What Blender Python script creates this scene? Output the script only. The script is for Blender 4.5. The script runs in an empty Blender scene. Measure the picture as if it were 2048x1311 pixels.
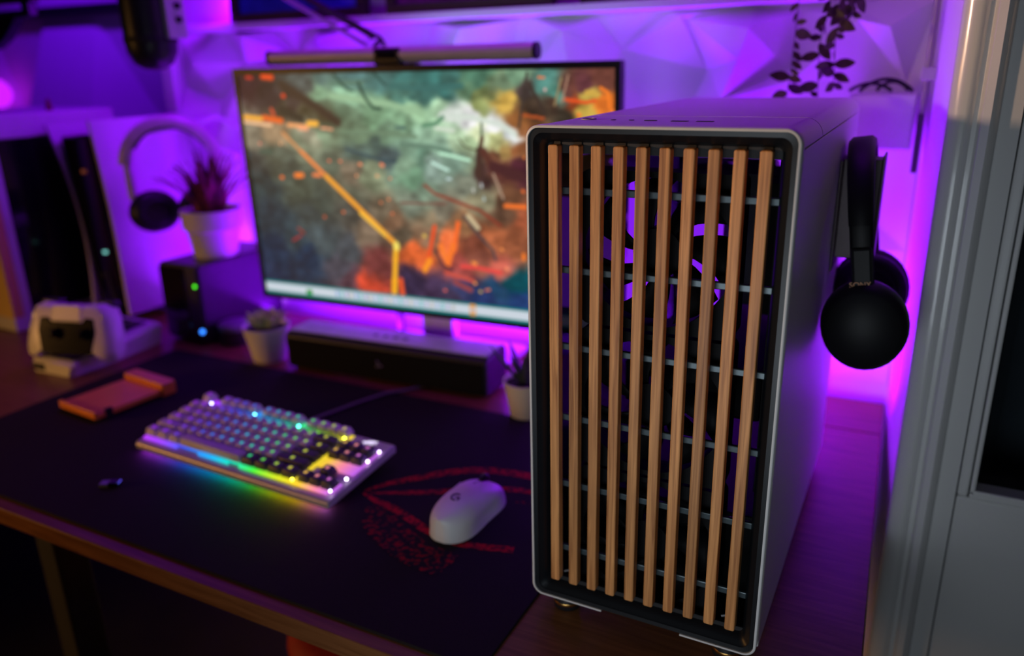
import bpy, bmesh, math, random
import numpy as np
from mathutils import Vector, Matrix, Euler
from mathutils.geometry import delaunay_2d_cdt
C = bpy.context.scene.collection
sc = bpy.context.scene
PI = math.pi
rnd = random.Random(7)

# ------------------------------------------------------------------ camera, world, lights, exposure
CAMP = dict(loc=(0.29461, -0.59191, 0.51776), yaw=math.radians(-27.700), pitch=math.radians(18.576),
            roll=math.radians(-1.3327), f=1585.05)
def make_camera():
    y, p, r = CAMP['yaw'], CAMP['pitch'], CAMP['roll']
    f = Vector((math.sin(y)*math.cos(p), math.cos(y)*math.cos(p), -math.sin(p)))
    rt = Vector((math.cos(y), -math.sin(y), 0)); up = rt.cross(f)
    r2 = rt*math.cos(r) + up*math.sin(r); u2 = -rt*math.sin(r) + up*math.cos(r)
    cd = bpy.data.cameras.new('camera'); co = bpy.data.objects.new('camera', cd); C.objects.link(co)
    m = Matrix((r2, u2, -f)).transposed().to_4x4(); m.translation = CAMP['loc']; co.matrix_world = m
    cd.sensor_width = 36; cd.lens = CAMP['f']*36/2048; cd.clip_start = .02; cd.clip_end = 50
    cd.dof.use_dof = True; cd.dof.aperture_fstop = 2.8; cd.dof.focus_distance = .66; cd.dof.aperture_blades = 0
    sc.camera = co
make_camera()
w = bpy.data.worlds.new('world'); sc.world = w; w.use_nodes = True
w.node_tree.nodes['Background'].inputs[0].default_value = (.55, .5, .6, 1)
w.node_tree.nodes['Background'].inputs[1].default_value = .004
vs = sc.view_settings; vs.view_transform = 'Standard'; vs.look = 'None'; vs.exposure = 0; vs.gamma = 1; vs.use_curve_mapping = False

PURPLE = (.25, .005, 1.0)
def area(name, loc, to, size, power, col, spread=180):
    l = bpy.data.lights.new(name, 'AREA'); l.shape = 'RECTANGLE'; l.size, l.size_y = size; l.energy = power; l.color = col
    l.spread = math.radians(spread)
    o = bpy.data.objects.new(name, l); C.objects.link(o); o.location = loc
    o.rotation_euler = (Vector(to)-Vector(loc)).to_track_quat('-Z', 'Y').to_euler()
    return o
# LED strips: on the back of the monitor, behind the tower, behind the gear at the left; the one high above the pictures is unseen
area('desk_strip_light', (-.47, .600, .03), (-.47, .73, .26), (1.30, .03), 11.0, PURPLE)
area('monitor_back_light', (-.47, .572, .22), (-.47, .8, .36), (.56, .14), 3.4, PURPLE)
area('tower_back_light', (.12, .555, .05), (.15, .73, .30), (.26, .03), 2.0, (.27, .002, 1.0))
area('corner_back_light', (-1.02, .64, .14), (-1.05, .80, .32), (.25, .12), .5, PURPLE)
area('left_purple_fill', (-.98, .60, .66), (-1.45, .42, .34), (.30, .05), 1.5, (.24, .002, 1.0))  # added purple fill for the white slab and left gear, no strip seen
area('upper_strip_light', (-.35, .40, 1.15), (-.32, .62, .3), (1.5, .06), 3.7, (.33, .002, 1.0))
area('recess_strip_light', (-1.75, .72, .95), (-1.75, .98, .30), (.7, .06), 2.0, (.17, .002, 1.0))
area('light_bar_back_light', (-.33, .545, .545), (-.28, .8, .57), (.42, .02), .07, (.5, 1.0, .85))
# the room behind the camera: a cool grey light and a warm shaded lamp at the left
area('room_light_cool', (.14, -.66, .12), (.09, 0, .20), (.45, .32), .57, (.80, .90, 1.0), 95)
area('room_lamp_warm', (-2.1, -1.2, .35), (-.95, -.05, -.15), (.3, .3), 1.5, (1.0, .46, .12), 56)

area('door_warm_fill', (-1.2, -.9, .62), (.46, .30, .56), (.10, .10), .42, (1.0, .62, .38), 30)  # added narrow lamp, warms only the door above the tower's shadow

# ------------------------------------------------------------------ helpers
class MB:
    def __init__(s): s.v = []; s.f = []
    def add(s, vs, fs):
        n = len(s.v); s.v += [tuple(p) for p in vs]; s.f += [tuple(i+n for i in f) for f in fs]; return s
    def box(s, x0, x1, y0, y1, z0, z1, mat=None):
        v = [Vector((x, y, z)) for x in (x0, x1) for y in (y0, y1) for z in (z0, z1)]
        if mat is not None: v = [mat @ p for p in v]
        return s.add(v, [(0, 1, 3, 2), (4, 6, 7, 5), (0, 4, 5, 1), (2, 3, 7, 6), (0, 2, 6, 4), (1, 5, 7, 3)])
    def loft(s, loops, close=True, cap0=False, cap1=False):
        n = len(loops[0]); v = [p for l in loops for p in l]; f = []
        for i in range(len(loops)-1):
            for j in range(n if close else n-1):
                k = (j+1) % n; f.append((i*n+j, i*n+k, (i+1)*n+k, (i+1)*n+j))
        if cap0: f.append(tuple(range(n-1, -1, -1)))
        if cap1: f.append(tuple((len(loops)-1)*n+j for j in range(n)))
        return s.add(v, f)
    def tube(s, path, r, n=8, caps=True, flat=1.0, upv=(0, 0, 1)):
        P = [Vector(p) for p in path]; loops = []
        for i, p in enumerate(P):
            t = (P[min(i+1, len(P)-1)]-P[max(i-1, 0)]).normalized()
            u = Vector(upv)
            if abs(t.dot(u)) > .95: u = Vector((1, 0, 0)) if abs(t.x) < .9 else Vector((0, 1, 0))
            a = t.cross(u).normalized(); b = a.cross(t)
            rr = r[i] if isinstance(r, (list, tuple)) else r
            loops.append([p + a*rr*math.cos(2*PI*k/n) + b*rr*flat*math.sin(2*PI*k/n) for k in range(n)])
        return s.loft(loops, True, caps, caps)
    def lathe(s, prof, c=(0, 0, 0), n=32, cap0=True, cap1=True, mat=None):
        loops = []
        for r, z in prof:
            l = [Vector((c[0]+r*math.cos(2*PI*k/n), c[1]+r*math.sin(2*PI*k/n), c[2]+z)) for k in range(n)]
            if mat is not None: l = [mat @ p for p in l]
            loops.append(l)
        return s.loft(loops, True, cap0, cap1)
    def prism(s, poly, d0, d1, fn):
        """poly of 2D points extruded from d0 to d1; fn(a,b,d)->xyz"""
        return s.loft([[fn(a, b, d) for a, b in poly] for d in (d0, d1)], True, True, True)
    def sphere(s, c, r, n=16, m=10, sc3=(1, 1, 1)):
        prof = [(max(1e-4, math.sin(PI*i/m)), -math.cos(PI*i/m)) for i in range(m+1)]
        M = Matrix.Translation(c) @ Matrix.Diagonal((r*sc3[0], r*sc3[1], r*sc3[2], 1))
        return s.lathe(prof, n=n, mat=M)
    def mesh(s, name, smooth=False):
        me = bpy.data.meshes.new(name); me.from_pydata(s.v, [], s.f)
        bm = bmesh.new(); bm.from_mesh(me); bmesh.ops.recalc_face_normals(bm, faces=bm.faces); bm.to_mesh(me); bm.free()
        if smooth:
            me.polygons.foreach_set('use_smooth', [True]*len(me.polygons)); me.set_sharp_from_angle(angle=math.radians(smooth if smooth is not True else 40))
        return me
    def build(s, name, m, parent=None, smooth=False, bevel=0, seg=2, label=None):
        return link(name, s.mesh(name, smooth), m, parent, bevel, seg, label)
def link(name, me, m, parent=None, bevel=0, seg=2, label=None):
    o = bpy.data.objects.new(name, me); C.objects.link(o)
    if m is not None and not me.materials: me.materials.append(m)
    if parent is not None: o.parent = parent
    if bevel:
        b = o.modifiers.new('bevel', 'BEVEL'); b.width = bevel; b.segments = seg; b.limit_method = 'ANGLE'; b.angle_limit = math.radians(35)
    if label: o['label'] = label
    return o
def tag(o, label, cat=None, group=None, kind=None):
    o['label'] = label
    if cat: o['category'] = cat
    if group: o['group'] = group
    if kind: o['kind'] = kind
    return o
def thing(name, label, cat, loc=(0, 0, 0), rz=0, group=None, rot=None):
    o = bpy.data.objects.new(name, None); C.objects.link(o); o.location = loc
    o.rotation_euler = rot if rot else (0, 0, rz); o.empty_display_size = .02
    return tag(o, label, cat, group)
def rr(x0, x1, z0, z1, r, n=6):
    pts = []
    for cx, cz, a0 in ((x1-r, z1-r, 0), (x0+r, z1-r, 90), (x0+r, z0+r, 180), (x1-r, z0+r, 270)):
        for i in range(n+1):
            a = math.radians(a0+90*i/n); pts.append((cx+r*math.cos(a), cz+r*math.sin(a)))
    return pts

# ------------------------------------------------------------------ materials
def sw(nt, t, **kw):
    n = nt.nodes.new(t)
    for k, v in kw.items(): setattr(n, k, v)
    return n
def mat(name, col, rough=.5, metal=0, var=.06, scale=40, spec=.5, bump=0, coat=0, sheen=0):
    m = bpy.data.materials.new(name); m.use_nodes = True; nt = m.node_tree; b = nt.nodes['Principled BSDF']
    b.inputs['Roughness'].default_value = rough; b.inputs['Metallic'].default_value = metal
    b.inputs['Specular IOR Level'].default_value = spec; b.inputs['Coat Weight'].default_value = coat
    tc = sw(nt, 'ShaderNodeTexCoord'); nz = sw(nt, 'ShaderNodeTexNoise'); nz.inputs['Scale'].default_value = scale; nz.inputs['Detail'].default_value = 3
    nt.links.new(tc.outputs['Object'], nz.inputs['Vector'])
    cr = sw(nt, 'ShaderNodeValToRGB'); e = cr.color_ramp.elements
    e[0].position = .3; e[1].position = .7
    e[0].color = tuple(c*(1-var) for c in col)+(1,); e[1].color = tuple(min(1, c*(1+var)) for c in col)+(1,)
    nt.links.new(nz.outputs['Fac'], cr.inputs['Fac']); nt.links.new(cr.outputs['Color'], b.inputs['Base Color'])
    if bump:
        bp = sw(nt, 'ShaderNodeBump'); bp.inputs['Strength'].default_value = bump; bp.inputs['Distance'].default_value = .001
        nt.links.new(nz.outputs['Fac'], bp.inputs['Height']); nt.links.new(bp.outputs['Normal'], b.inputs['Normal'])
    return m
def emit(name, col, strength):
    m = bpy.data.materials.new(name); m.use_nodes = True; nt = m.node_tree; b = nt.nodes['Principled BSDF']
    b.inputs['Base Color'].default_value = (.02, .02, .02, 1); b.inputs['Emission Color'].default_value = tuple(col)+(1,); b.inputs['Emission Strength'].default_value = strength
    return m
def wood(name, c1, c2, rough=.45, axis=2, scale=(90, 90, 4), coat=0, perobj=.0, spec=.5):
    m = bpy.data.materials.new(name); m.use_nodes = True; nt = m.node_tree; b = nt.nodes['Principled BSDF']
    b.inputs['Roughness'].default_value = rough; b.inputs['Coat Weight'].default_value = coat; b.inputs['Coat Roughness'].default_value = .15
    b.inputs['Specular IOR Level'].default_value = spec
    tc = sw(nt, 'ShaderNodeTexCoord'); mp = sw(nt, 'ShaderNodeMapping'); mp.inputs['Scale'].default_value = scale
    oi = sw(nt, 'ShaderNodeObjectInfo'); ad = sw(nt, 'ShaderNodeVectorMath', operation='ADD'); ml = sw(nt, 'ShaderNodeMath', operation='MULTIPLY'); ml.inputs[1].default_value = 57.
    nt.links.new(oi.outputs['Random'], ml.inputs[0]); nt.links.new(tc.outputs['Object'], mp.inputs['Vector'])
    nt.links.new(mp.outputs['Vector'], ad.inputs[0]); nt.links.new(ml.outputs[0], ad.inputs[1])
    nz = sw(nt, 'ShaderNodeTexNoise'); nz.inputs['Scale'].default_value = 3; nz.inputs['Detail'].default_value = 6; nz.inputs['Distortion'].default_value = .6
    nt.links.new(ad.outputs[0], nz.inputs['Vector'])
    cr = sw(nt, 'ShaderNodeValToRGB'); e = cr.color_ramp.elements; e[0].position = .32; e[1].position = .68
    e[0].color = tuple(c1)+(1,); e[1].color = tuple(c2)+(1,)
    nt.links.new(nz.outputs['Fac'], cr.inputs['Fac'])
    hs = sw(nt, 'ShaderNodeHueSaturation'); mr = sw(nt, 'ShaderNodeMapRange'); mr.inputs['To Min'].default_value = 1-perobj; mr.inputs['To Max'].default_value = 1+perobj
    nt.links.new(oi.outputs['Random'], mr.inputs['Value']); nt.links.new(mr.outputs[0], hs.inputs['Value'])
    nt.links.new(cr.outputs['Color'], hs.inputs['Color']); nt.links.new(hs.outputs['Color'], b.inputs['Base Color'])
    bp = sw(nt, 'ShaderNodeBump'); bp.inputs['Strength'].default_value = .25; bp.inputs['Distance'].default_value = .0006
    nt.links.new(nz.outputs['Fac'], bp.inputs['Height']); nt.links.new(bp.outputs['Normal'], b.inputs['Normal'])
    return m
def glass(name, tint, rough=.02, mixf=.10):
    m = bpy.data.materials.new(name); m.use_nodes = True; nt = m.node_tree; out = nt.nodes['Material Output']; nt.nodes.remove(nt.nodes['Principled BSDF'])
    t = sw(nt, 'ShaderNodeBsdfTransparent'); t.inputs[0].default_value = tuple(tint)+(1,)
    g = sw(nt, 'ShaderNodeBsdfGlossy'); g.inputs['Roughness'].default_value = rough; mx = sw(nt, 'ShaderNodeMixShader')
    lw = sw(nt, 'ShaderNodeLayerWeight'); pw = sw(nt, 'ShaderNodeMath', operation='POWER'); pw.inputs[1].default_value = 5; fr = sw(nt, 'ShaderNodeMath', operation='MULTIPLY_ADD'); fr.inputs[1].default_value = .92; fr.inputs[2].default_value = .04
    nt.links.new(lw.outputs['Facing'], pw.inputs[0]); nt.links.new(pw.outputs[0], fr.inputs[0])
    nt.links.new(fr.outputs[0], mx.inputs[0]); nt.links.new(t.outputs[0], mx.inputs[1]); nt.links.new(g.outputs[0], mx.inputs[2]); nt.links.new(mx.outputs[0], out.inputs['Surface'])
    return m
M_wall = mat('white_plaster_relief', (.80, .79, .80), .55, var=.02, scale=8)
M_white = mat('white_plastic', (.72, .71, .70), .35, var=.02)
M_steel = mat('white_powder_coated_steel', (.70, .69, .68), .42, var=.02, scale=900, bump=.08)
M_black = mat('black_plastic', (.012, .012, .014), .38, var=.2)
M_gloss = mat('black_gloss', (.006, .006, .008), .12, var=.1)
M_matte = mat('black_matte', (.008, .008, .009), .6, var=.2)
M_leather = mat('black_leatherette', (.012, .011, .013), .5, var=.3, scale=300, bump=.3)
M_mesh = mat('dark_fabric_mesh', (.004, .004, .005), .8, var=.4, scale=900, bump=.4, spec=.15)
M_grey = mat('grey_metal', (.30, .31, .33), .35, .6, var=.05)
M_teal = mat('satin_crossbar', (.075, .10, .11), .30, .4, var=.1)
M_brass = mat('brass', (.75, .42, .12), .3, 1, var=.05)
M_soil = mat('dark_soil', (.02, .014, .010), .9, var=.5, scale=200, bump=.5)
M_pot = mat('white_ceramic', (.78, .76, .72), .35, var=.03)
M_door = mat('white_gloss_upvc', (.70, .70, .70), .22, var=.02, scale=6, coat=.3)
M_slat = wood('oak_slat', (.33, .125, .034), (.74, .345, .115), .5, scale=(110, 40, 3.2), perobj=.2)
M_desk = wood('desk_laminate', (.15, .060, .022), (.23, .098, .038), .34, scale=(4, 60, 60), spec=.22)
M_darkwood = wood('dark_frame_wood', (.030, .018, .016), (.05, .03, .025), .5, scale=(6, 60, 60))
M_orange = mat('orange_anodised', (.75, .22, .05), .35, var=.06)
M_inner = mat('inner_black', (.005, .005, .006), .6, var=.2, spec=.15)
M_rubber = mat('rubber_mat', (.010, .007, .007), .85, var=.3, scale=600, bump=.25, spec=.2)
M_leafred = mat('dark_red_leaf', (.20, .03, .045), .5, var=.5, scale=60)
M_leafgreen = mat('succulent_green', (.50, .66, .20), .5, var=.4, scale=60)
M_leafdark = mat('dark_green_leaf', (.035, .045, .03), .5, var=.5, scale=60)
M_ivy = mat('ivy_leaf', (.065, .03, .03), .5, var=.5, scale=60)
M_floor = mat('dark_floor', (.02, .018, .017), .6, var=.3, scale=6)
M_red = mat('red_fabric', (.24, .004, .007), .7, var=.2, scale=200, bump=.2)
# ------------------------------------------------------------------ setting
def struct(name, mb, m, label, parent=None, **kw):
    o = mb.build(name, m, parent, **kw)
    return tag(o, label, 'wall' if 'wall' in name else name.split('_')[0], None, 'structure')
struct('floor', MB().box(-3, 1.8, -2.5, 1.3, -.76, -.74), M_floor, 'dark floor under the desk')
struct('wall_back', MB().box(-1.235, .34, .722, .80, -.74, 1.6), M_wall, 'white wall behind the monitor lit purple by led strips')
struct('wall_left', MB().box(-3, -1.2, .962, 1.04, -.74, 1.6).box(-1.25, -1.21, .80, .963, -.74, 1.6), M_wall, 'recessed wall at the left in dim violet light')
def slant(x0, y0, x1, y1, t, z0, z1):
    return MB().prism([(x0, y0), (x1, y1), (x1+t, y1), (x0+t, y0)], z0, z1, lambda a, b, d: (a, b, d))
struct('wall_right', slant(.3095, .345, .2815, .722, .07, -.74, 1.6), M_wall, 'narrow white wall between the tower and the glazed door')
KEYS = [(-.452,.573,.045),(-.544,.587,.004),(-.362,.587,.004),(-.260,.563,.045),(-.337,.586,.004),(-.221,.584,.004),(-.179,.533,.0),(-.078,.578,.012),
 (-.036,.498,.0),(-.068,.574,.006),(.037,.556,.045),(.101,.580,.002),(.088,.499,.012),(.022,.513,.038),(-.003,.455,.03),(.102,.482,.03),(.224,.552,.035),
 (.251,.477,.0),(.182,.562,.03),(-1.044,.588,.004),(-.896,.587,.004),(-.968,.578,.04),(-1.006,.526,.006),(-.865,.589,.008),(-.870,.540,.0),
 (-.840,.587,.002),(-.741,.586,.002),(-.774,.566,.042),(-1.13,.53,.03),(-1.10,.45,.0),(-1.17,.42,.04)]
def relief(x0, x1, z0, z1, y, keys, step, seed, parent, ntile, amp=.042):
    r = random.Random(seed); pts = [k for k in keys if x0 < k[0] < x1]
    nx, nz = round((x1-x0)/step), round((z1-z0)/step)
    for i in range(nx+1):
        for j in range(nz+1):
            ed = i in (0, nx) or j in (0, nz)
            x = x0+(x1-x0)*i/nx + (0 if i in (0, nx) else r.uniform(-.3, .3)*step); z = z0+(z1-z0)*j/nz + (0 if j in (0, nz) else r.uniform(-.3, .3)*step)
            if not ed and any(math.hypot(x-k[0], z-k[1]) < step*.72 for k in keys): continue
            if keys and not ed and z > .44: continue
            if ed and any(math.hypot(x-k[0], z-k[1]) < .015 for k in keys): continue
            pts.append((x, z, .002 if ed else r.choice((.0, .006, .02, amp, amp))))
    res = delaunay_2d_cdt([Vector((p[0], p[1])) for p in pts], [], [], 0, 1e-6)
    V, F, orig = res[0], res[2], res[3]
    d = [pts[o[0]][2] for o in orig]; tw = (x1-x0)/ntile
    for t in range(ntile):
        mb = MB(); n = 0
        for f in F:
            cx = sum(V[i].x for i in f)/3
            if int(min(ntile-1, max(0, (cx-x0)//tw))) != t: continue
            mb.add([(V[i].x, y-d[i]*1.35, V[i].y) for i in f], [(0, 1, 2)])
        o = mb.build('relief_panel', M_wall, parent)
        bm = bmesh.new(); bm.from_mesh(o.data); bmesh.ops.remove_doubles(bm, verts=bm.verts, dist=1e-5); bmesh.ops.recalc_face_normals(bm, faces=bm.faces); bm.to_mesh(o.data); bm.free()
wb = bpy.data.objects['wall_back']; wl = bpy.data.objects['wall_left']
relief(-1.20, .280, .012, .588, .7215, KEYS, .125, 3, wb, 3)
relief(-2.7, -1.25, .012, .66, .9615, [], .26, 5, wl, 3, .095)
struct('trim_1', MB().box(-1.242, -1.205, .690, .7225, -.74, 1.6), M_wall, 'white vertical trim where the relief panels end', bevel=.004)
struct('trim_shadow_2', MB().box(-2.8, -1.25, .925, .9615, .665, .690), M_black, 'dark strip painted as the ledge shadow above the recessed panels', bevel=.003)  # black strip stands in for the shadow of the ledge trim
# glazed door at the right
dr = thing('door_1', 'white glazed door beside the right end of the desk', 'door', (.305, .30, -.74)); dr['kind'] = 'structure'
mb = MB(); prof = [(0, .050), (0, .008), (.004, .003), (.014, 0), (.019, .001), (.022, .006), (.026, .006), (.029, -.004), (.036, -.006), (.0415, -.002), (.044, .006), (.062, .008), (.062, .050)]
mb.prism(prof, 0, 2.3, lambda a, b, d: (a, b, d)); mb.build('stile', M_door, dr, smooth=50)
mb = MB()
for (z0, z1) in ((.0, .795), (2.1, 2.3)): mb.box(.063, .9, .010, .050, z0, z1)
mb.box(.063, .074, .010, .050, .795, 2.1); mb.box(.84, .9, .010, .050, .795, 2.1); mb.build('sash', M_door, dr, bevel=.003)
mb = MB(); mb.box(.075, .080, .006, .030, .8, 2.1); mb.box(.075, .84, .006, .030, .796, .806); mb.build('glazing_bead', M_door, dr, bevel=.002)
MB().box(.078, .842, .030, .036, .80, 2.1).build('pane', glass('door_glass', (.55, .58, .60)), dr)
MB().box(.0625, .0632, .0095, .012, 0, 2.3).build('gap_seal', M_black, dr)

cu = MB(); cl_ = [(.40+.012*k, .455+.014*math.sin(k*.9)+.006*math.sin(k*2.3)) for k in range(46)]
cu.loft([[(x, y, z) for x, y in cl_] for z in (-.70, .2, 1.4)], False)
cu = cu.build('curtain', mat('pale_curtain', (.42, .44, .47), .8, var=.04), None, smooth=60); cs_ = cu.modifiers.new('thick', 'SOLIDIFY'); cs_.thickness = .002
tag(cu, 'pale grey curtain hanging behind the glass of the door', 'curtain')
# ------------------------------------------------------------------ desk
M_legs = mat('dim_grey_metal', (.05, .05, .058), .4, .4)
dk = thing('desk', 'brown wooden desk with orange brown front edge carrying the whole setup', 'desk', (0, 0, -.74))
top = [(-2.4, -.1173), (.3043, -.1173), (.2845, .556), (-2.4, .556)]
MB().prism(top, .716, .74, lambda a, b, d: (a, b, d)).build('desktop', M_desk, dk, bevel=.0015)
MB().prism([(-2.4, .5572), (.2843, .5572), (.2805, .675), (-2.4, .675)], .716, .74, lambda a, b, d: (a, b, d)).build('back_plank', M_desk, dk, bevel=.0015)
for x, y in ((-.815, -.02), (.20, -.02), (-.815, .55), (.20, .55)): MB().box(x, x+.042, y, y+.05, 0, .7155).build('leg', M_legs, dk, bevel=.003)
MB().box(-.80, .20, .565, .59, .62, .70).build('stretcher', M_legs, dk, bevel=.003)
# mat
mt = tag(MB().prism(rr(-.957, -.003, -.1004, .388, .012), .0003, .004, lambda a, b, d: (a, b, d)).build('desk_mat', M_rubber, None, bevel=.001), 'large black desk mat with red line print under keyboard and mouse', 'mat')
def speck(name, col, lo, hi):
    m = bpy.data.materials.new(name); m.use_nodes = True; nt = m.node_tree; b = nt.nodes['Principled BSDF']; b.inputs['Roughness'].default_value = .8; b.inputs['Specular IOR Level'].default_value = .15
    tc = sw(nt, 'ShaderNodeTexCoord'); nz = sw(nt, 'ShaderNodeTexNoise'); nz.inputs['Scale'].default_value = 170; nz.inputs['Detail'].default_value = 4
    cr = sw(nt, 'ShaderNodeValToRGB'); e = cr.color_ramp.elements; e[0].position = lo; e[1].position = hi
    e[0].color = (.010, .008, .009, 1); e[1].color = tuple(col)+(1,)
    nt.links.new(tc.outputs['Object'], nz.inputs['Vector']); nt.links.new(nz.outputs['Fac'], cr.inputs['Fac']); nt.links.new(cr.outputs['Color'], b.inputs['Base Color'])
    return m
M_print = speck('red_ink', (.50, .004, .012), .36, .60); M_print2 = speck('worn_red_ink', (.30, .004, .008), .50, .66)
def ribbon(pts, w, m, nsub=6):
    P = []
    n = len(pts)
    for i in range(n-1):
        p0, p1, p2, p3 = [Vector(pts[max(0, min(n-1, k))]) for k in (i-1, i, i+1, i+2)]
        for k in range(nsub):
            t = k/nsub; P.append(.5*((2*p1)+(p2-p0)*t+(2*p0-5*p1+4*p2-p3)*t*t+(3*p1-p0-3*p2+p3)*t*t*t))
    P.append(Vector(pts[-1])); L, R = [], []
    for i, p in enumerate(P):
        t = (P[min(i+1, len(P)-1)]-P[max(0, i-1)]).normalized(); q = Vector((-t.y, t.x)); ww = w*(min(1, .25+3*i/len(P)))
        L.append((p.x+q.x*ww, p.y+q.y*ww, .0043)); R.append((p.x-q.x*ww, p.y-q.y*ww, .0043))
    MB().loft([L, R], False).build('print', m, mt)
ribbon([(-.290, .108), (-.273, .137), (-.242, .170), (-.219, .194), (-.185, .217), (-.146, .228), (-.100, .230), (-.045, .222), (-.006, .20)], .0075, M_print)
ribbon([(-.280, .107), (-.246, .124), (-.213, .141), (-.17, .166), (-.123, .190), (-.080, .196), (-.030, .185)], .0055, M_print)
ribbon([(-.288, .103), (-.262, .095), (-.235, .090), (-.202, .079), (-.165, .066), (-.12, .060), (-.06, .075)], .006, M_print)
ribbon([(-.104, .166), (-.085, .172), (-.05, .170), (-.02, .155)], .004, M_print2)
ribbon([(-.262, .086), (-.232, .060), (-.20, .042), (-.16, .025), (-.11, .018)], .022, M_print2)
# picture ledge and the framed pictures on it
ld = tag(MB().box(-1.10, .14, .650, .7215, .5885, .602).build('picture_ledge', M_wall, None, bevel=.002), 'long white picture ledge on the wall above the monitor', 'ledge')
def frame(x0, x1, h, label, pc):
    t = thing('framed_picture', label, 'picture', ((x0+x1)/2, .672, .6022), rot=(math.radians(-4), 0, 0), group='framed pictures on the ledge')
    w2 = (x1-x0)/2; b = .016; o = MB()
    o.box(-w2, w2, -.010, .012, 0, b); o.box(-w2, w2, -.010, .012, h-b, h); o.box(-w2, -w2+b, -.010, .012, b, h-b); o.box(w2-b, w2, -.010, .012, b, h-b)
    o.build('frame', M_darkwood, t, bevel=.002)
    MB().box(-w2+b, w2-b, .002, .006, b, h-b).build('print', mat('print_'+str(round(x0*100)), pc, .4, var=.5, scale=14), t)
    MB().box(-w2+b, w2-b, -.003, -.001, b, h-b).build('glazing', glass('picture_glass', (.95, .95, .95)), t)
frame(-.985, -.655, .24, 'dark framed picture with a bright blue print, leftmost on the ledge', (.04, .06, .95))
frame(-.605, -.278, .24, 'dark framed picture with a dim purple print, between two others', (.30, .02, .30))
frame(-.230, .092, .24, 'dark framed picture directly above the tower, nearest the hanging plant', (.06, .02, .10))
# ------------------------------------------------------------------ computer tower
pc = thing('computer_tower', 'white computer tower with ten upright oak slats across its front', 'computer')
Wd, ZB, ZT, DP = .215, .020, .469, .447
def rim_path():
    """open path along the front outline, starting and ending beside the gap in the lower edge"""
    pts = rr(0, Wd, ZB, ZT, .0115, 8)
    n = len(pts)//4; br, tr, tl, bl = pts[3*n:], pts[:n], pts[n:2*n], pts[2*n:3*n]
    return [(.148, ZB)] + br + tr + tl + bl + [(.072, ZB)]
def rim_loops(path, t, y0, y1):
    loops = []
    for i, p in enumerate(path):
        a = Vector(path[max(0, i-1)]); b = Vector(path[min(len(path)-1, i+1)]); d = (b-a).normalized(); q = Vector((-d.y, d.x)); p = Vector(p)
        pi = p+q*t
        loops.append([(p.x, y0+.0006, p.y), (p.x+q.x*.0006, y0, p.y+q.y*.0006), (pi.x, y0, pi.y), (pi.x, y1, pi.y), (p.x, y1, p.y)])
    return loops
MB().loft(rim_loops(rim_path(), .0022, 0, .014), True, True, True).build('front_rim', M_steel, pc, smooth=50)
def shell(y0, y1, name):
    po = [p for p in rr(0, Wd, ZB, ZT, .0145, 8) if p[1] > .4]; pi = [p for p in rr(.002, Wd-.002, ZB, ZT-.002, .0125, 8) if p[1] > .4]
    loop = [(Wd, .4548)] + po + [(0, .4548)] + [(.002, .4548)] + pi[::-1] + [(Wd-.002, .4548)]
    return MB().loft([[(a, y, b) for a, b in loop] for y in (y0, y1)], True, True, True).build(name, M_steel, pc, smooth=50)
shell(.0142, .1115, 'front_top_panel'); shell(.1140, DP, 'rear_top_panel')
MB().box(.2125, .2148, .0146, DP, .0215, .4530).build('side_panel', M_steel, pc, bevel=.0006)
MB().box(.0002, .0042, .0150, DP-.004, .0225, .4535).build('glass_panel', glass('tinted_glass', (.16, .15, .18)), pc)
MB().box(.003, .212, .016, DP, .0205, .0225).build('bottom_panel', M_black, pc)
mb = MB()
mb.box(.003, .212, DP-.003, DP-.0005, .0225, .14); mb.box(.003, .212, DP-.003, DP-.0005, .40, .454); mb.box(.15, .212, DP-.003, DP-.0005, .14, .40); mb.box(.003, .02, DP-.003, DP-.0005, .14, .40)
mb.build('rear_panel', M_inner, pc)
# black dished bezel
L = []
for ins, y in ((.0023, .0012), (.0062, .0016), (.0070, .0030), (.0100, .0050), (.0142, .0125), (.0142, .022), (.004, .022)):
    b = rr(ins, Wd-ins, ZB+ins, ZT-ins, max(.0115-ins*.5, .004), 8); L.append([(p[0], y, p[1]) for p in b])
MB().loft(L).build('bezel', mat('black_satin', (.006, .0075, .010), .36, var=.1), pc, smooth=50)
MB().box(.010, .205, .0126, .0146, .446, .458).build('upper_slat_rail', M_matte, pc)
MB().box(.010, .205, .0126, .0146, .0305, .0385).build('lower_slat_rail', M_matte, pc)
for k in range(10):
    x = .0139+.0093+.01862*k
    mb = MB().prism(rr(x-.0044, x+.0044, .0391, .4533, .0016, 3), .003, .0125, lambda a, b, d: (a, d, b))
    o = mb.build('slat', M_slat, pc, bevel=.0009)
    MB().prism(rr(x-.0030, x+.0030, .4500, .4575, .0029, 4), .0118, .0128, lambda a, b, d: (a, d, b)).build('slat_socket', M_matte, pc)
for z in (.070, .140, .2085, .277, .347, .415): MB().box(.0125, .2025, .0150, .0190, z-.0030, z+.0030).build('crossbar', M_teal, pc, bevel=.0008)
for (x, z, s) in ((.031, .4475, 1), (.031, .046, -1), (.184, .4475, 1), (.184, .046, -1)):
    MB().tube([(x-.0025, .0138, z+.002*s), (x+.0025, .0138, z-.0005*s)], .0011, 6).build('spring_clip', M_grey, pc)
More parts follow.
